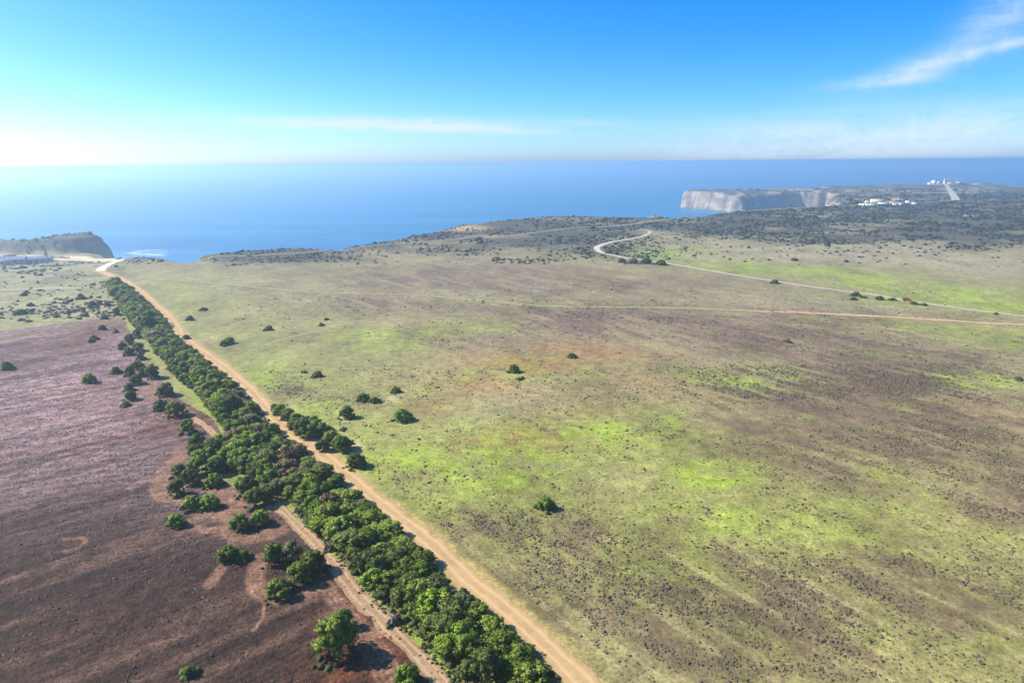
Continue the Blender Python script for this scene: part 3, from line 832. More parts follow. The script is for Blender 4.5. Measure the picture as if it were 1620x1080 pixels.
def crown_data(seed, style, leaves=1900):
    """unit crown: width 1, standing on z=0"""
    r = np.random.default_rng(seed)
    lobes = []
    if style == 'round':
        H, z0, n = 0.72, 0.12, 40
    elif style == 'low':
        H, z0, n = 0.48, 0.04, 40
    elif style == 'tall':
        H, z0, n = 1.02, 0.14, 44
    elif style == 'cone':
        H, z0, n = 0.80, 0.06, 40
    else:                      # 'lean': wind-swept, two heads
        H, z0, n = 0.62, 0.08, 38
    for i in range(n):
        a = r.uniform(0, 2 * math.pi); t = r.uniform(0, 1)
        zz = z0 + (H - z0) * (0.12 + 0.72 * t)
        if style == 'cone': R = 0.40 * (1 - 0.82 * t) + 0.03
        elif style == 'tall': R = 0.36 * math.sqrt(max(0.02, 1 - (1.75 * abs(t - 0.42)) ** 2)) + 0.02
        else: R = 0.38 * math.sqrt(max(0.03, 1 - t ** 2.2))
        rad = R * math.sqrt(r.uniform(0.15, 1))
        cx, cy = rad * math.cos(a), rad * math.sin(a)
        if style == 'lean': cx += 0.12 * t; zz *= 0.85 + 0.3 * (cx > 0.05)
        s = r.uniform(0.05, 0.135) * (1.0 if style != 'tall' else 1.05)
        lobes.append((cx, cy, zz, s, r.uniform(0, 1)))
    V = []; Fq = []; T = []
    # inner mass: one dented ball per lobe
    nv = 0
    tri = []
    for (cx, cy, zz, s, tn) in lobes:
        k = 0.86 + 0.22 * r.random(len(ICO_V))
        p = ICO_V * (s * 0.80 * k)[:, None] * [1, 1, 0.85] + [cx, cy, zz]
        V.append(p); T.append(np.full(len(p), tn * 0.55 + 0.1) + 0.0); tri.append(ICO_F + nv); nv += len(p)
    tri = np.concatenate(tri)
    quads = np.stack([tri[:, 0], tri[:, 1], tri[:, 2], tri[:, 2]], 1)
    # leaf sprays
    w_ = np.array([l[3] ** 2 for l in lobes]); w_ /= w_.sum()
    pick = r.choice(len(lobes), leaves, p=w_)
    L = np.array(lobes)[pick]
    d = r.normal(size=(leaves, 3)); d[:, 2] += 0.35; d /= np.linalg.norm(d, axis=1)[:, None]
    c = L[:, :3] + d * (L[:, 3] * r.uniform(0.75, 1.42, leaves))[:, None] * [1, 1, 0.9]
    nrm = d + 0.75 * r.normal(size=(leaves, 3)); nrm /= np.linalg.norm(nrm, axis=1)[:, None]
    nrm *= np.sign((nrm * d).sum(1))[:, None]
    a1 = np.cross(nrm, r.normal(size=(leaves, 3))); a1 /= np.linalg.norm(a1, axis=1)[:, None]
    a2 = np.cross(nrm, a1)
    sz = r.uniform(0.022, 0.045, leaves)[:, None]
    q = np.stack([c - a1 * sz, c - a2 * sz * 0.8 + nrm * sz * 0.2, c + a1 * sz, c + a2 * sz * 0.8 + nrm * sz * 0.2], 1).reshape(-1, 3)
    NL = np.repeat(d * 0.8 + [0, 0, 0.25], 4, 0)
    V.append(q); T.append(np.repeat(np.clip(L[:, 4] * 0.6 + r.uniform(0, 0.5, leaves), 0, 1), 4))
    qf = np.arange(leaves * 4).reshape(-1, 4) + nv
    NN = np.concatenate([np.tile(ICO_V, (len(lobes), 1)), NL]); NN /= np.linalg.norm(NN, axis=1)[:, None]
    return np.concatenate(V), tri, qf, np.concatenate(T), NN


def mesh_mixed(name, V, tri, quad, mat, tone, normals=None):
    me = bpy.data.meshes.new(name)
    me.vertices.add(len(V)); me.vertices.foreach_set('co', np.asarray(V, np.float32).ravel())
    nl = len(tri) * 3 + len(quad) * 4
    me.loops.add(nl)
    me.loops.foreach_set('vertex_index', np.concatenate([tri.ravel(), quad.ravel()]).astype(np.int32))
    me.polygons.add(len(tri) + len(quad))
    st = np.concatenate([np.arange(len(tri)) * 3, len(tri) * 3 + np.arange(len(quad)) * 4]).astype(np.int32)
    me.polygons.foreach_set('loop_start', st)
    at = me.attributes.new('tone', 'FLOAT', 'POINT'); at.data.foreach_set('value', np.asarray(tone, np.float32))
    me.materials.append(mat); me.update(calc_edges=True)
    if normals is not None:
        me.polygons.foreach_set('use_smooth', np.ones(len(me.polygons), bool))
        me.normals_split_custom_set_from_vertices(normals.tolist())
    return me


CROWN_CACHE = {}


def crown_mesh(style, seed, fol):
    k = (style, seed, fol)
    if k not in CROWN_CACHE:
        kd = (style, seed)
        if kd not in CROWN_CACHE: CROWN_CACHE[kd] = crown_data(seed * 31 + len(style) * 7, style)
        CROWN_CACHE[k] = mesh_mixed('crown', *CROWN_CACHE[kd][:3], FOL[fol], CROWN_CACHE[kd][3], CROWN_CACHE[kd][4])
    return CROWN_CACHE[k]


def trunk_data(seed, h):
    """short forked trunk, unit tree"""
    r = np.random.default_rng(seed)
    V = []; Q = []
    def tube(pts, rads, k=6):
        base = len(V)
        for (p, ra) in zip(pts, rads):
            for j in range(k):
                a = 2 * math.pi * j / k
                V.append((p[0] + ra * math.cos(a), p[1] + ra * math.sin(a), p[2]))
        for i in range(len(pts) - 1):
            for j in range(k):
                Q.append((base + i * k + j, base + i * k + (j + 1) % k, base + (i + 1) * k + (j + 1) % k, base + (i + 1) * k + j))
    tube([(0, 0, -0.03), (0.01, 0, h * 0.2), (0.02, 0.01, h * 0.5)], [0.04, 0.03, 0.02])
    for i in range(5):
        a = 2 * math.pi * i / 5 + r.uniform(-.4, .4); R = r.uniform(0.16, 0.28)
        tube([(0.005, 0, h * 0.16), (R * 0.5 * math.cos(a), R * 0.5 * math.sin(a), h * 0.38), (R * math.cos(a), R * math.sin(a), h * 0.68)], [0.022, 0.016, 0.007], 5)
    return np.array(V), np.array(Q)


TRUNKS = {}


def trunk_mesh(h):
    k = round(h, 1)
    if k not in TRUNKS:
        V, Q = trunk_data(int(k * 10), k)
        ob = make_mesh('trunk', V, Q, M_BARK); TRUNKS[k] = ob.data; bpy.data.objects.remove(ob)
    return TRUNKS[k]


STYLE_H = {'round': 0.72, 'low': 0.48, 'tall': 1.02, 'cone': 0.8, 'lean': 0.62}


def plant(name, cat, x, y, width, style, fol, label, group=None, seed=None, rot=None, hs=1.0, parts=True):
    z = tz(x, y) - 0.03
    seed = random.randrange(3) if seed is None else seed
    rot = random.uniform(0, 6.283) if rot is None else rot
    if parts:
        root = bpy.data.objects.new(name, None); root.empty_display_size = 0.5
        COL.objects.link(root)
        c = bpy.data.objects.new('crown', crown_mesh(style, seed, fol)); COL.objects.link(c); c.parent = root
        t = bpy.data.objects.new('trunk', trunk_mesh(STYLE_H[style])); COL.objects.link(t); t.parent = root
    else:
        root = bpy.data.objects.new(name, crown_mesh(style, seed, fol)); COL.objects.link(root)
    root.location = (x, y, z); root.rotation_euler = (0, 0, rot); root.scale = (width, width, width * hs)
    tag(root, label, cat, group)
    return root


def px_width(x, y, wpx):
    depth = y * CP + CAM_H * SP
    return wpx / F * depth


# --- single trees and bushes: (u, v of the foot, width in px, style, foliage, name, label)
SINGLES = [
    # ploughed field, near
    (535, 1034, 76, 'round', 'mid', 'tree', 'large round dark green tree standing alone at the corner of the ploughed field', 1.12),
    (545, 990, 30, 'round', 'lime', 'tree', 'small yellow-green tree rising behind the large round tree in the ploughed field', 1.3),
    (645, 1082, 46, 'round', 'lime', 'tree', 'yellow-green tree beside the farm track at the bottom edge', 1.0),
    (299, 1068, 27, 'low', 'mid', 'bush', 'small round bush with a pale grass tail alone in the dark soil at the bottom', 1.1),
    (442, 942, 44, 'round', 'mid', 'bush', 'round green bush inside the looped tractor track', 0.9),
    (434, 888, 40, 'round', 'mid', 'tree', 'dark green tree at the left of the cluster beside the farm track', 1.1),
    (462, 886, 40, 'round', 'olive', 'tree', 'pale green tree in the middle of the cluster beside the farm track', 1.05),
    (496, 902, 44, 'round', 'dark', 'tree', 'dark tree touching the farm track in the cluster of four', 1.1),
    (477, 920, 46, 'round', 'mid', 'tree', 'bright green tree at the front of the cluster of four by the farm track', 0.95),
    (362, 884, 38, 'low', 'mid', 'bush', 'low green bush alone between looping tractor marks', 1.25),
    (386, 883, 24, 'low', 'lime', 'bush', 'small bright bush grown against the low green bush between tractor marks', 1.1),
    (306, 802, 34, 'low', 'lime', 'bush', 'bright green spreading bush, left half of the long mound in the field', 1.15),
    (332, 802, 34, 'low', 'lime', 'bush', 'bright green spreading bush, right half of the long mound in the field', 1.15),
    (279, 831, 29, 'round', 'lime', 'bush', 'small bright bush alone beside the ringed wheel marks', 0.95),
    (380, 836, 34, 'round', 'mid', 'tree', 'round green tree just right of the ringed wheel marks', 1.0),
    (412, 828, 32, 'round', 'lime', 'tree', 'bright tree beside the round green tree at the head of the farm track', 1.0),
    (403, 800, 34, 'tall', 'dark', 'tree', 'tall dark tree at the head of the rutted farm track', 0.85),
    (424, 792, 34, 'tall', 'dark', 'tree', 'dark forked tree against the belt above the farm track', 0.8),
    (391, 780, 40, 'round', 'mid', 'tree', 'large round tree beside the small striped green plot', 1.05),
    (338, 768, 30, 'low', 'lime', 'bush', 'low lime bush left of the small striped green plot', 1.2),
    (280, 782, 30, 'tall', 'dark', 'tree', 'dark pine at the left end of the group jutting into the field', 0.85),
    (284, 756, 27, 'tall', 'olive', 'tree', 'slim pine behind the dark pine at the jutting group', 0.9),
    (300, 766, 28, 'tall', 'dark', 'tree', 'dark pine between the slim pine and the belt', 0.9),
    (312, 750, 34, 'tall', 'mid', 'tree', 'tall leafy tree at the root of the jutting group', 0.8),
    (342, 748, 36, 'round', 'dark', 'tree', 'round dark tree on the belt edge above the striped plot', 1.0),
    (313, 708, 32, 'round', 'dark', 'tree', 'round dark tree below the lone pine on the field edge', 0.95),
    (298, 684, 24, 'tall', 'dark', 'tree', 'lone dark pine by the curved wheel track', 0.95),
    (278, 657, 33, 'round', 'dark', 'tree', 'wide dark tree at the notch where the belt meets the field', 0.95),
    (255, 647, 24, 'round', 'dark', 'tree', 'dark tree left of the wide tree at the notch', 0.95),
    (264, 625, 27, 'round', 'olive', 'tree', 'olive green tree standing just inside the field edge', 1.05),
    (255, 622, 18, 'round', 'mid', 'bush', 'small bush crowding the olive green tree', 0.9),
    # fringe clumps in the ploughed field further up
    (198, 642, 15, 'low', 'dark', 'bush', 'low bush at the bottom of the upper row in the field', 1.0),
    (206, 632, 21, 'round', 'mid', 'bush', 'round bush above the lowest bush of the upper row', 0.9),
    (204, 617, 16, 'round', 'olive', 'bush', 'pale bush at the top of the upper row in the field', 1.0),
    (217, 607, 23, 'round', 'dark', 'tree', 'dark spreading tree at the foot of the big clump', 0.85),
    (243, 597, 25, 'tall', 'dark', 'tree', 'tallest dark tree at the right end of the big clump', 0.9),
    (228, 594, 16, 'tall', 'olive', 'tree', 'greyish tree in the middle of the big clump', 0.9),
    (206, 595, 20, 'cone', 'dark', 'tree', 'pointed dark tree at the left of the big clump', 1.1),
    (217, 583, 22, 'low', 'mid', 'bush', 'wide green bush at the back of the big clump', 1.1),
    (184, 590, 15, 'round', 'dark', 'tree', 'single dark tree just left of the big clump', 0.9),
    (223, 568, 14, 'tall', 'dark', 'tree', 'small dark tree beside the lime verge', 0.9),
    (205, 561, 18, 'round', 'olive', 'tree', 'greyish tree at the front of the upper clump', 1.0),
    (219, 555, 19, 'round', 'olive', 'tree', 'pale round tree at the right of the upper clump', 1.0),
    (194, 552, 15, 'round', 'dark', 'tree', 'dark tree at the left of the upper clump', 1.05),
    (206, 544, 18, 'tall', 'dark', 'tree', 'tall dark tree in the middle of the upper clump', 0.9),
    (217, 534, 15, 'tall', 'dark', 'tree', 'dark tree at the top of the upper clump by the belt', 0.9),
    (148, 537, 13, 'low', 'dark', 'bush', 'low dark bush, upper of a pair in the hazy mauve soil', 1.1),
    (144, 541, 9, 'round', 'dark', 'bush', 'small dark bush, lower of a pair in the hazy mauve soil', 1.0),
    (183, 526, 8, 'tall', 'dark', 'bush', 'small upright bush alone near the tip of the field', 0.8),
    (162, 521, 12, 'round', 'dark', 'bush', 'round dark bush at the end of the pale strip', 0.9),
    (166, 504, 13, 'low', 'dark', 'bush', 'low bush on the upper border of the ploughed field', 1.0),
    (142, 605, 22, 'low', 'mid', 'bush', 'solitary green bush in the middle of the hazy mauve soil', 1.35),
    (11, 584, 20, 'low', 'dark', 'bush', 'dark bush in the field at the left edge of the picture', 1.2),
    (185, 498, 13, 'tall', 'dark', 'tree', 'dark tree at the grass corner between field and belt', 0.95),
    (170, 484, 11, 'round', 'olive', 'bush', 'pale bush nearest the belt in the pasture row', 1.0),
    (158, 482, 10, 'round', 'dark', 'bush', 'middle bush of the pasture row', 1.0),
    (147, 486, 14, 'round', 'dark', 'tree', 'largest dark tree of the pasture row', 0.95),
    (128, 473, 14, 'low', 'dark', 'bush', 'broad dark bush in the pasture above the row', 1.2),
    (135, 500, 10, 'low', 'dark', 'bush', 'low bush in the pasture right above the field border', 1.0),
    (33, 497, 16, 'low', 'dark', 'bush', 'broad dark bush alone in the left pasture', 1.0),
    (48, 484, 10, 'low', 'dark', 'bush', 'small dark bush behind the broad bush in the left pasture', 1.1),
    (34, 507, 9, 'low', 'olive', 'bush', 'left one of two flat bushes above the field border', 0.9),
    (46, 509, 8, 'low', 'olive', 'bush', 'right one of two flat bushes above the field border', 0.9),
    # heath right of the track
    (562, 737, 37, 'low', 'dark', 'bush', 'dark rounded bush below the hedge right of the dirt track', 1.3),
    (637, 664, 34, 'low', 'lime', 'bush', 'bright bushy mound alone on the heath right of the pointed bush', 1.15),
    (549, 660, 30, 'cone', 'dark', 'bush', 'pointed dark bush on the heath above the hedge', 0.95),
    (575, 633, 22, 'low', 'mid', 'bush', 'left and larger half of the twin bush on the heath', 1.2),
    (592, 636, 18, 'low', 'dark', 'bush', 'right and darker half of the twin bush on the heath', 1.1),
    (626, 620, 17, 'low', 'mid', 'bush', 'small green bush up and right of the twin bush', 1.15),
    (503, 595, 18, 'low', 'olive', 'bush', 'olive bush alone on the green slope', 1.1),
    (481, 589, 7, 'low', 'dark', 'bush', 'very small dark bush left of the olive bush', 1.0),
    (355, 546, 16, 'low', 'dark', 'bush', 'lower left half of the dark double bush near the track', 1.1),
    (363, 543, 18, 'round', 'dark', 'bush', 'upper right half of the dark double bush near the track', 0.9),
    (295, 536, 12, 'low', 'dark', 'bush', 'bush at the right verge of the dirt track', 1.3),
    (301, 506, 13, 'low', 'dark', 'bush', 'dark bush on the pale green heath, lower of two near the far track', 1.3),
    (322, 491, 11, 'low', 'dark', 'bush', 'dark bush on the pale green heath, upper of two near the far track', 1.1),
    (425, 522, 14, 'low', 'dark', 'bush', 'dark bush between footpath and far track', 1.2),
    (508, 515, 9, 'low', 'dark', 'bush', 'small bush beside the thin footpath', 1.2),
    (516, 506, 5, 'round', 'dark', 'bush', 'tiny bush above the thin footpath', 1.2),
    (542, 680, 9, 'low', 'dark', 'bush', 'tiny round bush between pointed bush and hedge', 1.0),
    (812, 588, 21, 'low', 'mid', 'bush', 'round green bush on the reddish soil mid heath', 1.3),
    (822, 600, 12, 'low', 'dark', 'bush', 'flat dark bush below the round bush on reddish soil', 0.7),
    (905, 565, 15, 'low', 'dark', 'bush', 'small dark bush at the edge of the red patch', 1.0),
    (864, 803, 31, 'low', 'lime', 'bush', 'lone bright bush in the middle of the open heath', 1.35),
    (1246, 541, 11, 'low', 'dark', 'bush', 'small dark bush in the lime strip on the right', 1.1),
    (1226, 448, 14, 'low', 'dark', 'bush', 'dark bush below the gravel road, leftmost of its row', 0.9),
    (1353, 468, 16, 'low', 'dark', 'bush', 'dark bush against the gravel road, largest of three', 0.9),
    (1350, 474, 10, 'low', 'dark', 'bush', 'dark bush just below the largest of three by the gravel road', 1.1),
    (1367, 471, 9, 'low', 'dark', 'bush', 'dark bush right of the largest of three by the gravel road', 0.8),
    (1391, 474, 13, 'low', 'dark', 'bush', 'dark bush between the group of three and the red car', 1.1),
    (1412, 475, 12, 'low', 'mid', 'bush', 'flat green bush left of the red car', 0.8),
    (1446, 481, 12, 'low', 'dark', 'bush', 'flat dark bush right of the red car', 0.8),
    (1460, 483, 11, 'low', 'dark', 'bush', 'farther flat dark bush right of the red car', 0.8),
    (1575, 497, 8, 'low', 'dark', 'bush', 'dark bush under the gravel road near the right edge', 0.9),
    (1612, 601, 9, 'low', 'dark', 'bush', 'dark bush beside the lime patch at the right edge', 0.9),
    (1045, 419, 20, 'low', 'dark', 'bush', 'flat dark bush under the hairpin road, right end of its row', 0.9),
    (1022, 417, 20, 'low', 'dark', 'bush', 'dark bush under the hairpin road, second from the right end', 1.0),
    (1002, 416, 17, 'low', 'olive', 'bush', 'grey-green bush under the hairpin road, third from the right end', 1.0),
    (984, 415, 13, 'low', 'dark', 'bush', 'small dark bush under the hairpin road, left end of its row', 1.0),
    (963, 401, 14, 'low', 'olive', 'bush', 'olive bush inside the hairpin bend', 1.1),
    (975, 403, 8, 'round', 'dark', 'bush', 'small dark bush on the road edge by the hairpin bend', 1.0),
    (525, 868, 24, 'low', 'grey', 'bush', 'dead grey bush where the farm track meets the belt', 1.2),
    (624, 984, 24, 'low', 'grey', 'bush', 'fallen grey dead bush in the dark gap of the belt', 1.1),
]
SKIRT = []
for (u, v, wpx, style, fol, nm, lab, hsc) in SINGLES:
    x, y = gb(u, v)
    small = wpx < 12
    if u > 280 and pline(x, y, TRACK) < 0: hsc *= 0.85
    SKIRT.append((x, y, px_width(x, y, wpx) * 0.5))
    plant(nm, nm, x, y, px_width(x, y, wpx) * 1.05, style, fol, lab, hs=hsc, parts=not small)

# --- hedge right of the track
HEDGE = [(431, 653, 16, 'tall'), (440, 662, 24, 'tall'), (452, 668, 24, 'tall'), (463, 672, 26, 'round'), (474, 690, 30, 'tall'), (486, 692, 30, 'round'), (494, 684, 28, 'round'), (506, 688, 28, 'round'), (478, 676, 28, 'round'), (462, 684, 24, 'tall'), (515, 682, 18, 'low'), (492, 676, 26, 'round')]
HEDGE.sort(key=lambda h: h[1])
HN = ['first', 'second', 'third', 'fourth', 'fifth', 'sixth', 'seventh', 'eighth', 'ninth', 'tenth', 'eleventh', 'twelfth']
for i, (u, v, wpx, st) in enumerate(HEDGE):
    x, y = gb(u + 5, v)
    plant('hedge_tree', 'tree', x, y, px_width(x, y, wpx) * 1.15, st, ('dark', 'mid', 'dark', 'mid')[i % 4], f'{HN[i]} tree from the far tip of the short hedge right of the track', 'trees of the short hedge right of the track', hs=0.85)
for i, (u, v, wpx, fol, lab) in enumerate([(512, 712, 26, 'dark', 'dark bush at the left of the bright clump below the hedge'), (524, 700, 28, 'mid', 'tall green bush at the back of the bright clump below the hedge'),
                                          (538, 712, 32, 'lime', 'bright green bush in the middle of the clump below the hedge'), (553, 708, 20, 'mid', 'green bush at the right tip of the bright clump below the hedge')]):
    x, y = gb(u, v)
    plant('bush', 'bush', x, y, px_width(x, y, wpx) * 1.1, 'round', fol, lab, hs=0.95)

# --- the belt of shrubs
def belt():
    bx = np.array([p[0] for p in BELT]); by = np.array([p[1] for p in BELT])
    pts = []
    r = np.random.default_rng(5)
    cand = np.stack([r.uniform(bx.min(), bx.max(), 60000), r.uniform(by.min(), by.max(), 60000)], 1)
    ins = inpoly(cand[:, 0], cand[:, 1], BELT)
    cand = cand[ins]
    dB = polydist(cand[:, 0], cand[:, 1], BELT)
    sB = np.abs(pline(cand[:, 0], cand[:, 1], TRACK))
    acc = np.zeros((0, 4))
    for (x, y), db, st in zip(cand, dB, sB):
        dist = math.hypot(x, y)
        sp = 2.25 + 0.0036 * dist
        if db < 0.8: continue
        if st < 4.3: continue
        if len(acc):
            if ((acc[:, 0] - x) ** 2 + (acc[:, 1] - y) ** 2).min() < sp * sp: continue
        acc = np.vstack([acc, [x, y, db, st]])
    acc = acc[np.argsort(acc[:, 1])]
    print('belt shrubs', len(acc))
    return acc


acc = belt()
rb = random.Random(11)
extra = []
SECT = [(1040, 'at the bottom edge'), (965, 'by the large round tree'), (905, 'by the looped tractor track'), (850, 'by the cluster of four'), (790, 'by the farm track head'), (705, 'opposite the bright clump'), (640, 'opposite the short hedge'), (585, 'level with the big clump'), (525, 'level with the upper clump'), (0, 'at its far end')]
for i, (x, y, db, st) in enumerate(acc):
    dist = math.hypot(x, y)
    wdt = (4.9 + 0.009 * dist) * rb.uniform(0.85, 1.25) * (0.72 if db < 2 else 1.0)
    wdt = min(wdt, 2.1 * (st - 1.7))
    patch = float(fbm(x, y, 16, 2, 77))
    q = rb.random()
    if patch > 0.60 and q < 0.55: fol = 'grey' if q < 0.2 else 'olive'
    elif q < 0.30: fol = 'dark'
    elif q < 0.76: fol = 'mid'
    elif q < 0.90: fol = 'lime' if y < 200 else 'mid'
    elif q < 0.94: fol = 'rust' if y < 200 else 'olive'
    else: fol = 'olive'
    style = rb.choice(['round', 'round', 'low', 'round', 'lean', 'tall'])
    hs_ = rb.uniform(0.8, 1.15) * (0.75 if style == 'tall' else 1.0) * (1.35 if style == 'low' else 1.0) * (0.62 if st < 8 else 0.84)
    vv_ = float(project(x, y, 0.0)[1])
    where = next(t for lim, t in SECT if vv_ >= lim)
    side = 'track side' if st < 8 else ('field side' if db < 4 else 'middle')
    colour = {'dark': 'dark green', 'mid': 'green', 'lime': 'bright yellow-green', 'olive': 'grey-green', 'grey': 'dry grey', 'rust': 'rusty brown'}[fol]
    if i < 300:
        plant('belt_shrub', 'shrub', x, y, wdt, style, fol, f'{colour} shrub in the {side} of the belt, {where}', 'shrubs massed in the belt beside the track', hs=hs_)
    else:
        extra.append((x, y, wdt, style, hs_))
if extra:
    Vs = []; Ts = []; Qs = []; Tn = []; n0 = 0
    for (x, y, wdt, style, hs_) in extra:
        V, tri, qf, tn, _ = CROWN_CACHE[(style, rb.randrange(3))] if (style, 0) in CROWN_CACHE and False else crown_data(rb.randrange(9), style, 500)
        a = rb.uniform(0, 6.28); R = np.array([[math.cos(a), -math.sin(a), 0], [math.sin(a), math.cos(a), 0], [0, 0, hs_]])
        Vs.append(V @ R.T * wdt + [x, y, tz(x, y)]); Ts.append(tri + n0); Qs.append(qf + n0); Tn.append(np.clip(tn * 0.7 + rb.uniform(-.1, .3), 0, 1)); n0 += len(V)
    me = mesh_mixed('far_thicket', np.concatenate(Vs), np.concatenate(Ts), np.concatenate(Qs), FOL['dark'], np.concatenate(Tn))
    ob = bpy.data.objects.new('far_thicket', me); COL.objects.link(ob)
    tag(ob, 'dense dark thicket at the far end of the shrub belt', 'thicket', kind='stuff')


# --- low tufts: heather on the heath, undergrowth, coastal garrigue
def tufts(name, X, Y, size, hgt, tone, mat, label, K=5, flat=False, zadd=0.0):
    n = len(X)
    r = np.random.default_rng(len(name))
    Z = terrain(X, Y)[0] + zadd
    ang0 = r.uniform(0, 6.28, n)
    rings = [(1.0, 0.0), (0.92, 0.55)]
    V = np.zeros((n, 2 * K + 1, 3), np.float32)
    for ri, (rr, zz) in enumerate(rings):
        for j in range(K):
            a = ang0 + 2 * math.pi * j / K
            q = rr * r.uniform(0.65, 1.25, n) * size
            V[:, ri * K + j, 0] = X + q * np.cos(a); V[:, ri * K + j, 1] = Y + q * np.sin(a)
            V[:, ri * K + j, 2] = Z - 0.05 + zz * hgt * r.uniform(0.6, 1.3, n)
    V[:, 2 * K, 0] = X + 0.25 * size * r.normal(size=n); V[:, 2 * K, 1] = Y + 0.25 * size * r.normal(size=n); V[:, 2 * K, 2] = Z + hgt
    f = []
    for j in range(K):
        k = (j + 1) % K
        f += [(j, k, 2 * K)] if flat else [(j, k, K + k), (j, K + k, K + j), (K + j, K + k, 2 * K)]
    f = np.array(f)
    Fa = (f[None] + (np.arange(n) * (2 * K + 1))[:, None, None]).reshape(-1, 3)
    T = np.repeat(tone[:, None], 2 * K + 1, 1) + r.uniform(-0.18, 0.18, (n, 2 * K + 1))
    ob = make_mesh(name, V.reshape(-1, 3), Fa, mat, attrs={'tone': ('FLOAT', np.clip(T, 0, 1).ravel())})
    tag(ob, label, kind='stuff')
    return ob


M_TUFT = foliage_material('heather_tufts', (0.062, 0.045, 0.034), (0.115, 0.088, 0.066), (0.125, 0.130, 0.048), 0.1)
M_GARR = foliage_material('garrigue_shrubs', (0.016, 0.022, 0.014), (0.032, 0.038, 0.024), (0.068, 0.072, 0.044), 0.05)
M_UNDER = foliage_material('undergrowth_leaves', (0.020, 0.030, 0.010), (0.040, 0.055, 0.018), (0.080, 0.105, 0.030), 0.1)


def sample_view(n, v0, v1, u0, u1, r):
    """points on the ground, spread evenly over the land as seen from above the track"""
    u = r.uniform(u0, u1, n); v = v0 + (v1 - v0) * r.random(n)
    dx, dy, dz = pray(u, v)
    t = -CAM_H / dz
    return dx * t, dy * t, t


def heather():
    r = np.random.default_rng(21)
    # even over the ground, by area, near part denser because smaller tufts show there
    out = []
    for (y0, y1, n) in ((60, 130, 260000), (130, 230, 330000), (230, 430, 260000)):
        Yc = np.sqrt(r.uniform(y0 ** 2, y1 ** 2, n)); Xc = Yc * r.uniform(-0.42, 1.02, n)
        Zc = np.zeros(n)
        u, v = project(Xc, Yc, Zc)
        ok = (u > -60) & (u < 1700) & (v < 1130)
        ok &= ~inpoly(Xc, Yc, PLOUGH) & ~inpoly(Xc, Yc, BELT)
        Xc, Yc, u, v = Xc[ok], Yc[ok], u[ok], v[ok]
        dt = pline(Xc, Yc, TRACK)
        den = scrub_density(Xc, Yc, u, v, None)
        den = np.where(dt > 0, 0.04, den)
        den *= sstep(3.5, 7, np.abs(dt))
        base = 0.012
        keep = r.random(len(Xc)) < np.clip(den * (0.75 if y0 < 200 else 0.5) + base * (np.abs(dt) > 4), 0, 1) * sstep(430, 290, Yc)
        Xc, Yc = Xc[keep], Yc[keep]
        s = np.clip(r.lognormal(-2.12, 0.45, len(Xc)), 0, 0.36) * (0.70 + 0.0042 * Yc)
        out.append((Xc, Yc, s))
    X = np.concatenate([o[0] for o in out]); Y = np.concatenate([o[1] for o in out]); S = np.concatenate([o[2] for o in out])
    print('heather', len(X))
    tone = np.clip(r.uniform(0.1, 0.75, len(X)) + 0.25 * (fbm(X, Y, 30, 2, 95) - 0.5), 0, 1)
    tufts('heather_tufts', X, Y, S, S * r.uniform(0.4, 0.85, len(X)), tone, M_TUFT, 'dark low heather tufts scattered over the heath', K=4)


heather()


def garr():
    r = np.random.default_rng(22)
    n = 110000
    u = r.uniform(-40, 1660, n); v = 296 + 215 * r.random(n) ** 1.2
    dx, dy, dz = pray(u, v); t = -CAM_H / np.minimum(dz, -0.01)
    X = dx * t; Y = dy * t
    Z, d = terrain(X, Y)
    u, v = project(X, Y, Z)
    g = garrigue(X, Y, u, v) * np.where(u > 930, 0.85, 0.6)
    lf = (u < 200) & (v > 414) & (v < 505) & ~inpoly(X, Y, PLOUGH)
    g = np.where(lf, np.clip(0.10 + (fbm(X, Y, 30, 3, 97) - 0.5) * 1.6, 0.03, 0.5), g)
    edge = (u > 1000) & (v > 370) & (v < 430)
    g = np.where(edge, np.maximum(g, 0.06 * sstep(430, 390, v)), g)
    mid = (u > 780) & (u < 1060) & (v > 380) & (v < 418)
    g = np.where(mid, np.maximum(g, np.clip((fbm(X, Y, 40, 3, 98) - 0.5) * 3, 0, 0.6)), g)
    clump = np.clip((fbm(X, Y, 35, 4, 99) - 0.33) * 3.2, 0, 1)
    ok = (d > 3) & (r.random(n) < g * clump) & (Y < 2100) & ~inpoly(X, Y, BELT) & ~inpoly(X, Y, W_BEACH) & (np.abs(pline(X, Y, TRACK)) > 6)
    ok &= ~((Y > 1500) & (r.random(n) < 0.8))
    for nm in ('coast_road', 'gravel_road', 'lighthouse_road', 'sand_path'):
        me = bpy.data.objects[nm].data
        co = np.zeros(len(me.vertices) * 3, np.float32); me.vertices.foreach_get('co', co); co = co.reshape(-1, 9, 3)[:, 4, :2]
        ok &= polydist(X, Y, co[::3].tolist(), closed=False) > 5.5
    X, Y = X[ok], Y[ok]
    dist = np.hypot(X, Y)
    S = r.lognormal(0, 0.35, len(X)) * (0.30 + 0.00120 * dist)
    print('garrigue', len(X))
    tone = np.clip(r.uniform(0.05, 0.8, len(X)), 0, 1)
    tufts('garrigue_shrubs', X, Y, S, S * r.uniform(0.5, 0.9, len(X)), tone, M_GARR, 'low dark coastal scrub covering the clifftop beyond the heath')


garr()


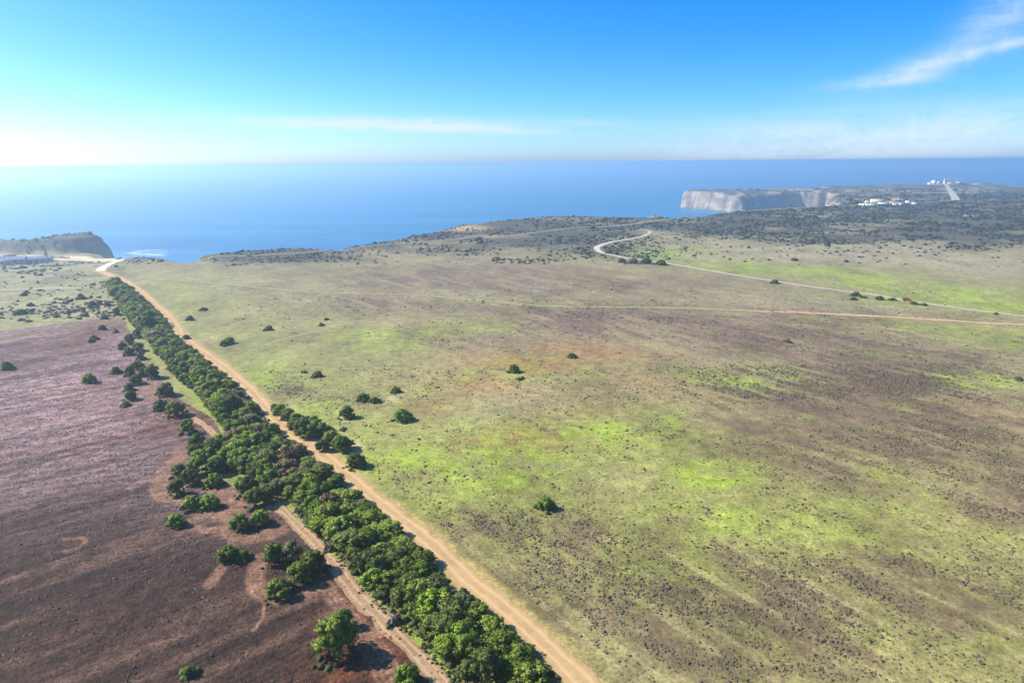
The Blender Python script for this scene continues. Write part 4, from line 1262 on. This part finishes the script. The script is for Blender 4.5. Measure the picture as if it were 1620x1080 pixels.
def under():
    r = np.random.default_rng(23)
    bx = np.array([p[0] for p in BELT]); by = np.array([p[1] for p in BELT])
    X = r.uniform(bx.min(), bx.max(), 60000); Y = r.uniform(by.min(), by.max(), 60000)
    ok = inpoly(X, Y, BELT) & (r.random(60000) < 0.7)
    X, Y = X[ok][:7000], Y[ok][:7000]
    # ragged weeds along the farm track and the belt's field side
    fx = catmull(W([(462, 800), (490, 830), (518, 862), (548, 898), (578, 938), (612, 970), (646, 1003), (684, 1042), (722, 1084)]), 0.7)
    k = r.integers(0, len(fx), 420)
    X = np.concatenate([X, fx[k, 0] + r.normal(0, 0.7, 420) + 0.6]); Y = np.concatenate([Y, fx[k, 1] + r.normal(0, 0.7, 420)])
    for (sx_, sy_, sr_) in SKIRT:
        k_ = 16; an = r.uniform(0, 6.283, k_); rr_ = sr_ * r.uniform(0.55, 1.15, k_)
        X = np.concatenate([sx_ + rr_ * np.cos(an), X]); Y = np.concatenate([sy_ + rr_ * np.sin(an), Y])
    S = np.clip(r.lognormal(-0.75, 0.4, len(X)), 0, 0.9)
    S[:16 * len(SKIRT)] *= 0.6 + 0.0015 * Y[:16 * len(SKIRT)]
    S[-420:] = np.clip(S[-420:] * 0.5, 0, 0.33)
    print('under', len(X))
    tufts('undergrowth', X, Y, S, S * 1.1, r.uniform(0.1, 0.9, len(X)), M_UNDER, 'low green undergrowth beneath the shrub belt, the bushes and along the farm track')


under()


def clods():
    r = np.random.default_rng(24)
    n = 300000
    Y = np.sqrt(r.uniform(45 ** 2, 330 ** 2, n)); X = Y * r.uniform(-1.0, 0.0, n)
    a, c = rotco(X, Y, fd)
    u, v = project(X, Y, X * 0)
    ok = inpoly(X, Y, PLOUGH) & (u > -40) & (v < 1110) & (r.random(n) < np.clip((fbm(a / 5, c, 1.6, 3, 96) - 0.38) * 4, 0.05, 0.9) * sstep(330, 150, Y))
    for pts, hw in TURNS_W: ok &= ~(polydist(X, Y, pts[::2], closed=False) < hw)
    X, Y = X[ok], Y[ok]
    S = np.clip(r.lognormal(-2.35, 0.4, len(X)), 0.04, 0.25) * (0.75 + 0.0032 * Y)
    print('clods', len(X))
    tufts('soil_clods', X, Y, S, S * r.uniform(0.6, 1.1, len(X)), r.uniform(0, 1, len(X)), M_CLOD, 'broken clods of earth over the ploughed field', K=4, flat=True, zadd=furrows(X, Y) + 0.03)


M_CLOD = foliage_material('earth_clods', (0.050, 0.033, 0.028), (0.105, 0.066, 0.054), (0.20, 0.14, 0.115), 0.0)
clods()


# ------------------------------------------------------------------ buildings and cars
M_WHITE = plain('whitewash', (0.80, 0.78, 0.73), 0.8, 0.08, 0.4)
M_CREAM = plain('ochre_plaster', (0.62, 0.52, 0.34), 0.8, 0.1, 0.4)
M_ROOF = plain('terracotta_roof', (0.42, 0.17, 0.10), 0.8, 0.2, 0.8)
M_FLAT = plain('flat_roof', (0.55, 0.50, 0.45), 0.85, 0.12, 0.5)
M_SLATE = plain('blue_sheet_roof', (0.11, 0.125, 0.22), 0.6, 0.15, 0.6)
M_STONE = plain('stone_wall', (0.46, 0.41, 0.35), 0.9, 0.2, 0.5)
M_DARKW = plain('dark_opening', (0.03, 0.035, 0.045), 0.3, 0.1, 1.0, 0.5)
M_LRED = plain('lantern_red', (0.50, 0.05, 0.035), 0.5, 0.1, 1.0, 0.4)
M_GLASS = plain('car_glass', (0.02, 0.025, 0.03), 0.1, 0.05, 1.0, 0.5)
M_TYRE = plain('tyre_rubber', (0.02, 0.02, 0.02), 0.8, 0.1, 1.0)
M_CARW = plain('white_car_paint', (0.78, 0.78, 0.78), 0.3, 0.03, 1.0, 0.5)
M_CARR = plain('red_car_paint', (0.45, 0.03, 0.03), 0.3, 0.05, 1.0, 0.5)
M_CARB = plain('blue_car_paint', (0.06, 0.09, 0.28), 0.3, 0.05, 1.0, 0.5)


def box_data(x0, x1, y0, y1, z0, z1):
    V = [(x0, y0, z0), (x1, y0, z0), (x1, y1, z0), (x0, y1, z0), (x0, y0, z1), (x1, y0, z1), (x1, y1, z1), (x0, y1, z1)]
    Q = [(0, 3, 2, 1), (4, 5, 6, 7), (0, 1, 5, 4), (1, 2, 6, 5), (2, 3, 7, 6), (3, 0, 4, 7)]
    return V, Q


def box(name, dims, mat, parent):
    V, Q = box_data(*dims)
    return make_mesh(name, V, Q, mat, parent=parent)


def prism(name, outline, y0, y1, mat, parent):
    """outline in x,z extruded along y"""
    n = len(outline)
    V = [(x, y0, z) for x, z in outline] + [(x, y1, z) for x, z in outline]
    me = bpy.data.meshes.new(name)
    faces = [tuple(range(n)), tuple(range(2 * n - 1, n - 1, -1))] + [(i, i + n, (i + 1) % n + n, (i + 1) % n) for i in range(n)]
    me.from_pydata(V, [], faces); me.materials.append(mat); me.update()
    ob = bpy.data.objects.new(name, me); COL.objects.link(ob); ob.parent = parent
    return ob


def empty(name, x, y, z, rz=0.0):
    e = bpy.data.objects.new(name, None); e.location = (x, y, z); e.rotation_euler = (0, 0, rz); COL.objects.link(e)
    return e


def house(u, v, w, d, h, label, wall=None, roof='flat', rz=0.0, nwin=4, base=1.5):
    x, y, z = gp(u, v)
    if u > 1000: w, d, h = w * 0.85, d * 0.85, h * 0.8
    face = math.atan2(-x, y) * 0.6 + rz
    r = empty('house', x, y + d / 2, z, face)
    wall = wall or M_WHITE
    box('wall', (-w / 2, w / 2, -d / 2, d / 2, -base, h), wall, r)
    if roof == 'gable':
        o = [(-w / 2 - 0.4, h + 0.02), (w / 2 + 0.4, h + 0.02), (w / 2 + 0.4, h + 0.2), (0, h + 0.2)]
        V = [(-w / 2 - .4, -d / 2 - .4, h + .02), (w / 2 + .4, -d / 2 - .4, h + .02), (w / 2 + .4, d / 2 + .4, h + .02), (-w / 2 - .4, d / 2 + .4, h + .02), (-w / 2 - .4, 0, h + d * .26), (w / 2 + .4, 0, h + d * .26)]
        me = bpy.data.meshes.new('roof'); me.from_pydata(V, [], [(0, 1, 5, 4), (2, 3, 4, 5), (0, 4, 3), (1, 2, 5), (0, 3, 2, 1)]); me.materials.append(M_ROOF)
        rf = bpy.data.objects.new('roof', me); COL.objects.link(rf); rf.parent = r
        box('chimney', (w * .2, w * .2 + .8, -.4, .4, h + .3, h + d * .26 + 1.0), wall, rf)
    elif roof == 'blue':
        V = [(-w / 2 - .4, -d / 2 - .4, h + .02), (w / 2 + .4, -d / 2 - .4, h + .02), (w / 2 + .4, d / 2 + .4, h + d * .18), (-w / 2 - .4, d / 2 + .4, h + d * .18), (-w / 2 - .4, d / 2 + .4, h + .02), (w / 2 + .4, d / 2 + .4, h + .02)]
        me = bpy.data.meshes.new('roof'); me.from_pydata(V, [], [(0, 1, 2, 3), (0, 3, 4), (1, 5, 2), (4, 3, 2, 5), (0, 4, 5, 1)]); me.materials.append(M_SLATE)
        rf = bpy.data.objects.new('roof', me); COL.objects.link(rf); rf.parent = r
    else:
        box('roof', (-w / 2 + .3, w / 2 - .3, -d / 2 + .3, d / 2 - .3, h + .02, h + .25), M_FLAT, r)
        box('parapet', (-w / 2 - .1, w / 2 + .1, -d / 2 - .12, -d / 2 + .28, h + .03, h + .8), wall, r)
    for i in range(nwin):
        cx = -w / 2 + w * (i + 0.5) / nwin
        if i == nwin // 2: box('door', (cx - .7, cx + .7, -d / 2 - .06, -d / 2 + .05, -.3, 2.3), M_DARKW, r)
        else: box('window', (cx - .8, cx + .8, -d / 2 - .06, -d / 2 + .05, h * .35, h * .35 + 1.5), M_DARKW, r)
    tag(r, label, 'house')
    return r


# settlement under the cape
house(1392, 322.5, 26, 14, 8.5, 'two-storey ochre house, tallest of the hamlet on the cape', M_CREAM, 'flat', nwin=5)
house(1380, 326, 40, 9, 3.6, 'long low white house in front of the hamlet', None, 'flat', nwin=7)
house(1400, 325.2, 18, 10, 5.0, 'white cube house joined below the ochre house', None, 'flat', nwin=3)
house(1374, 321.2, 9, 7, 3.5, 'tiny white house left behind the hamlet', None, 'flat', nwin=2)
house(1411, 323.4, 14, 9, 4.2, 'reddish-roofed house right of the ochre house', None, 'gable', nwin=3)
house(1419, 324.6, 10, 7, 3.6, 'white house with red roof, second right of the ochre house', None, 'gable', nwin=3)
house(1427, 324.8, 9, 7, 3.6, 'white house with flat roof, third right of the ochre house', None, 'flat', nwin=3)
house(1438.5, 321.8, 9, 7, 4.2, 'lone white house at the right end of the hamlet', None, 'flat', nwin=2)
house(1449, 323, 11, 6, 2.8, 'low white shed past the right end of the hamlet', None, 'flat', nwin=2)
house(1294, 325.8, 9, 7, 4.0, 'white house alone on the clifftop road, left of two', None, 'flat', nwin=2)
house(1314, 325.4, 11, 6, 3.4, 'white house alone on the clifftop road, right of two', None, 'gable', nwin=3)
house(1213, 328.3, 7, 5, 3.2, 'small white hut on the cliff edge over the bay', None, 'flat', nwin=2)
# by the beach on the left
house(10, 417, 26, 10, 4.5, 'long low beach building with blue roof at the left edge', M_STONE, 'blue', nwin=5)
house(46, 415.5, 24, 9, 4.2, 'long low beach building with blue roof, middle one', M_STONE, 'blue', nwin=5)
house(68, 413.5, 12, 8, 3.6, 'small beach building with blue roof beside the tall conifer', M_STONE, 'blue', nwin=3)
house(8, 409.5, 15, 8, 4.0, 'cream-walled flat building behind the blue roofs by the beach', M_CREAM, 'flat', nwin=4)


def lathe(name, prof, mat, parent, k=16):
    V = []; Q = []
    for (r_, z_) in prof:
        for j in range(k):
            a = 2 * math.pi * j / k
            V.append((r_ * math.cos(a), r_ * math.sin(a), z_))
    for i in range(len(prof) - 1):
        for j in range(k):
            Q.append((i * k + j, i * k + (j + 1) % k, (i + 1) * k + (j + 1) % k, (i + 1) * k + j))
    return make_mesh(name, V, Q, mat, parent=parent)


def lighthouse():
    x, y = 1244.0, 2005.0; z = tz(x, y)
    r = empty('lighthouse', x, y, z)
    tw = lathe('tower', [(4.2, -2), (4.0, 1), (3.4, 8), (3.1, 15.5), (3.8, 15.8), (3.8, 16.3), (0.1, 16.35)], M_WHITE, r)
    for zz in (5, 9, 13): box('window', (-0.5, 0.5, -4.05 + zz * .05, -3.0, zz, zz + 1.3), M_DARKW, tw)
    lathe('gallery_rail', [(3.7, 16.4), (3.75, 17.5), (3.6, 17.5), (3.55, 16.4)], M_WHITE, r)
    ln = lathe('lantern', [(2.2, 16.4), (2.2, 17.2), (2.1, 17.3), (2.1, 20.0), (2.4, 20.2), (1.7, 21.6), (0.5, 22.4), (0.15, 24)], M_LRED, r)
    lathe('lantern_glass', [(2.14, 17.4), (2.14, 19.8)], M_GLASS, ln)
    tag(r, 'white lighthouse tower with red lantern on the tip of the cape', 'lighthouse')
    return x, y, z


LX, LY, LZ = lighthouse()


def fort_block(name, dx, dy, w, d, h, label, cat, wall=M_WHITE, roof='flat', nwin=5):
    r = empty(name, LX + dx, LY + dy, tz(LX + dx, LY + dy))
    box('wall', (-w / 2, w / 2, -d / 2, d / 2, -5, h), wall, r)
    if roof == 'gable':
        V = [(-w / 2 - .4, -d / 2 - .4, h + .02), (w / 2 + .4, -d / 2 - .4, h + .02), (w / 2 + .4, d / 2 + .4, h + .02), (-w / 2 - .4, d / 2 + .4, h + .02), (-w / 2 - .4, 0, h + d * .2), (w / 2 + .4, 0, h + d * .2)]
        me = bpy.data.meshes.new('roof'); me.from_pydata(V, [], [(0, 1, 5, 4), (2, 3, 4, 5), (0, 4, 3), (1, 2, 5), (0, 3, 2, 1)]); me.materials.append(M_ROOF)
        rf = bpy.data.objects.new('roof', me); COL.objects.link(rf); rf.parent = r
    elif roof == 'flat':
        box('roof', (-w / 2 + .3, w / 2 - .3, -d / 2 + .3, d / 2 - .3, h + .02, h + .3), M_FLAT, r)
    for i in range(nwin):
        cx = -w / 2 + w * (i + .5) / nwin
        box('window', (cx - .8, cx + .8, -d / 2 - .08, -d / 2 + .05, h * .4, h * .4 + 1.6), M_DARKW, r)
    tag(r, label, cat)


fort_block('building', -20, -3, 18, 14, 7.5, 'white block just left of the lighthouse tower', 'building', nwin=4)
fort_block('building', -33, -4, 10, 11, 10.5, 'taller white block at the left end of the lighthouse complex', 'building', nwin=2)
fort_block('building', -43, -2, 9, 9, 4.5, 'low white block outside the left end of the lighthouse complex', 'building', nwin=2)
fort_block('building', 15, 0, 20, 12, 6.5, 'dark-windowed lighthouse keepers building right of the tower', 'building', roof='gable', nwin=6)
fort_block('building', 40, 2, 22, 12, 6.5, 'second dark-windowed building at the right of the lighthouse complex', 'building', roof='gable', nwin=6)
fort_block('fort_wall', 20, -12, 72, 3, 3.0, 'long pale fortress wall in front of the lighthouse buildings', 'wall', M_STONE, None, 0)
fort_block('fort_wall', 84, -30, 46, 4, 2.6, 'low rocky wall stretching right from the lighthouse complex', 'wall', M_STONE, None, 0)


# parked cars
def car(u, v, mat, label, rz, group=None):
    x, y, z = gp(u, v)
    r = empty('parked_car', x, y, z + 0.1, rz)
    body = prism('body', [(-2.1, 0.35), (2.1, 0.35), (2.15, 0.75), (1.2, 0.95), (-2.0, 1.0), (-2.15, 0.7)], -0.85, 0.85, mat, r)
    cb = prism('cabin', [(-1.9, 1.0), (1.0, 0.97), (0.35, 1.5), (-1.5, 1.52)], -0.74, 0.74, M_GLASS, r)
    prism('roof', [(-1.5, 1.53), (0.35, 1.51), (0.3, 1.58), (-1.45, 1.6)], -0.74, 0.74, mat, r)
    for sx in (-1.35, 1.35):
        for sy in (-0.8, 0.8):
            k = 12
            V = [(sx + 0.34 * math.cos(6.283 * j / k), sy + t, 0.34 + 0.34 * math.sin(6.283 * j / k)) for t in (-.1, .1) for j in range(k)]
            me = bpy.data.meshes.new('wheel'); me.from_pydata(V, [], [tuple(range(k)), tuple(range(2 * k - 1, k - 1, -1))] + [(j, j + k, (j + 1) % k + k, (j + 1) % k) for j in range(k)]); me.materials.append(M_TYRE)
            wo_ = bpy.data.objects.new('wheel', me); COL.objects.link(wo_); wo_.parent = r
    for sy in (-0.6, 0.6): box('headlight', (2.12, 2.18, sy - .15, sy + .15, 0.55, 0.7), M_WHITE, r)
    tag(r, label, 'car', group)


car(1435, 476, M_CARR, 'small red car parked on the gravel road', -0.55)
car(395, 405.3, M_CARW, 'small white car on the clifftop coast road', 0.1)
for i, (u, v, m_) in enumerate([(86, 408.5, M_CARW), (90, 407.5, M_CARW), (94.5, 408.2, M_CARW), (98, 407.6, M_CARW), (102, 408.6, M_CARB), (81, 409.5, M_CARW), (107, 408.8, M_CARW), (20, 411.5, M_CARW), (24, 411, M_CARB)]):
    pale = m_ is M_CARW
    side = 'left of the tall conifer' if u < 60 else 'right of the tall conifer'
    car(u, v, m_, f'{"white" if pale else "dark blue"} car on the beach sand, {HN[i]} one counted outward {side}', 0.3 + 0.5 * i, 'cars parked by the beach')


# tall conifer by the beach
def conifer():
    x, y, z = gp(74, 411)
    r = empty('conifer', x, y, z)
    lathe('trunk', [(0.35, -0.5), (0.28, 3), (0.05, 15)], M_BARK, r, 8)
    rr = np.random.default_rng(4)
    V = []; Q = []
    for lev in range(16):
        zc = 1.5 + 13.5 * lev / 16; R = 3.6 * (1 - lev / 17.0)
        for k in range(14):
            a = rr.uniform(0, 6.283); rad = R * rr.uniform(0.55, 1.1); wd = 0.35 + 0.5 * (1 - lev / 16)
            c, s = math.cos(a), math.sin(a); b0 = len(V)
            V += [(0.2 * c, 0.2 * s, zc + 0.5), (rad * .7 * c - wd * s, rad * .7 * s + wd * c, zc + .1), (rad * c, rad * s, zc - .25), (rad * .7 * c + wd * s, rad * .7 * s - wd * c, zc + .05)]
            Q.append((b0, b0 + 1, b0 + 2, b0 + 3))
    make_mesh('crown', V, Q, FOL['dark'], parent=r, attrs={'tone': ('FLOAT', rr.uniform(0, .6, len(V)))})
    tag(r, 'tall pointed conifer by the beach buildings', 'tree')


conifer()


# ------------------------------------------------------------------ haze
def build_haze():
    m = bpy.data.materials.new('sea_haze'); m.use_nodes = True
    m.node_tree.nodes.clear(); nb = NB(m.node_tree)
    v = nb.n('ShaderNodeVolumePrincipled'); o = nb.n('ShaderNodeOutputMaterial')
    v.inputs['Color'].default_value = (0.66, 0.86, 1.0, 1)
    v.inputs['Density'].default_value = 0.00032
    v.inputs['Anisotropy'].default_value = 0.65
    v.inputs['Density Attribute'].default_value = ''
    nb.link(v.outputs[0], o.inputs['Volume'])
    S = 95000.0; z0, z1 = SEA_Z - 9.0, CAM_H + 2
    V = [(-S, -4000, z0), (S, -4000, z0), (S, S, z0), (-S, S, z0), (-S, -4000, z1), (S, -4000, z1), (S, S, z1), (-S, S, z1)]
    Q = [(0, 3, 2, 1), (4, 5, 6, 7), (0, 1, 5, 4), (1, 2, 6, 5), (2, 3, 7, 6), (3, 0, 4, 7)]
    ob = make_mesh('haze', V, Q, m)
    tag(ob, 'pale sea haze over the whole landscape', kind='stuff')


build_haze()
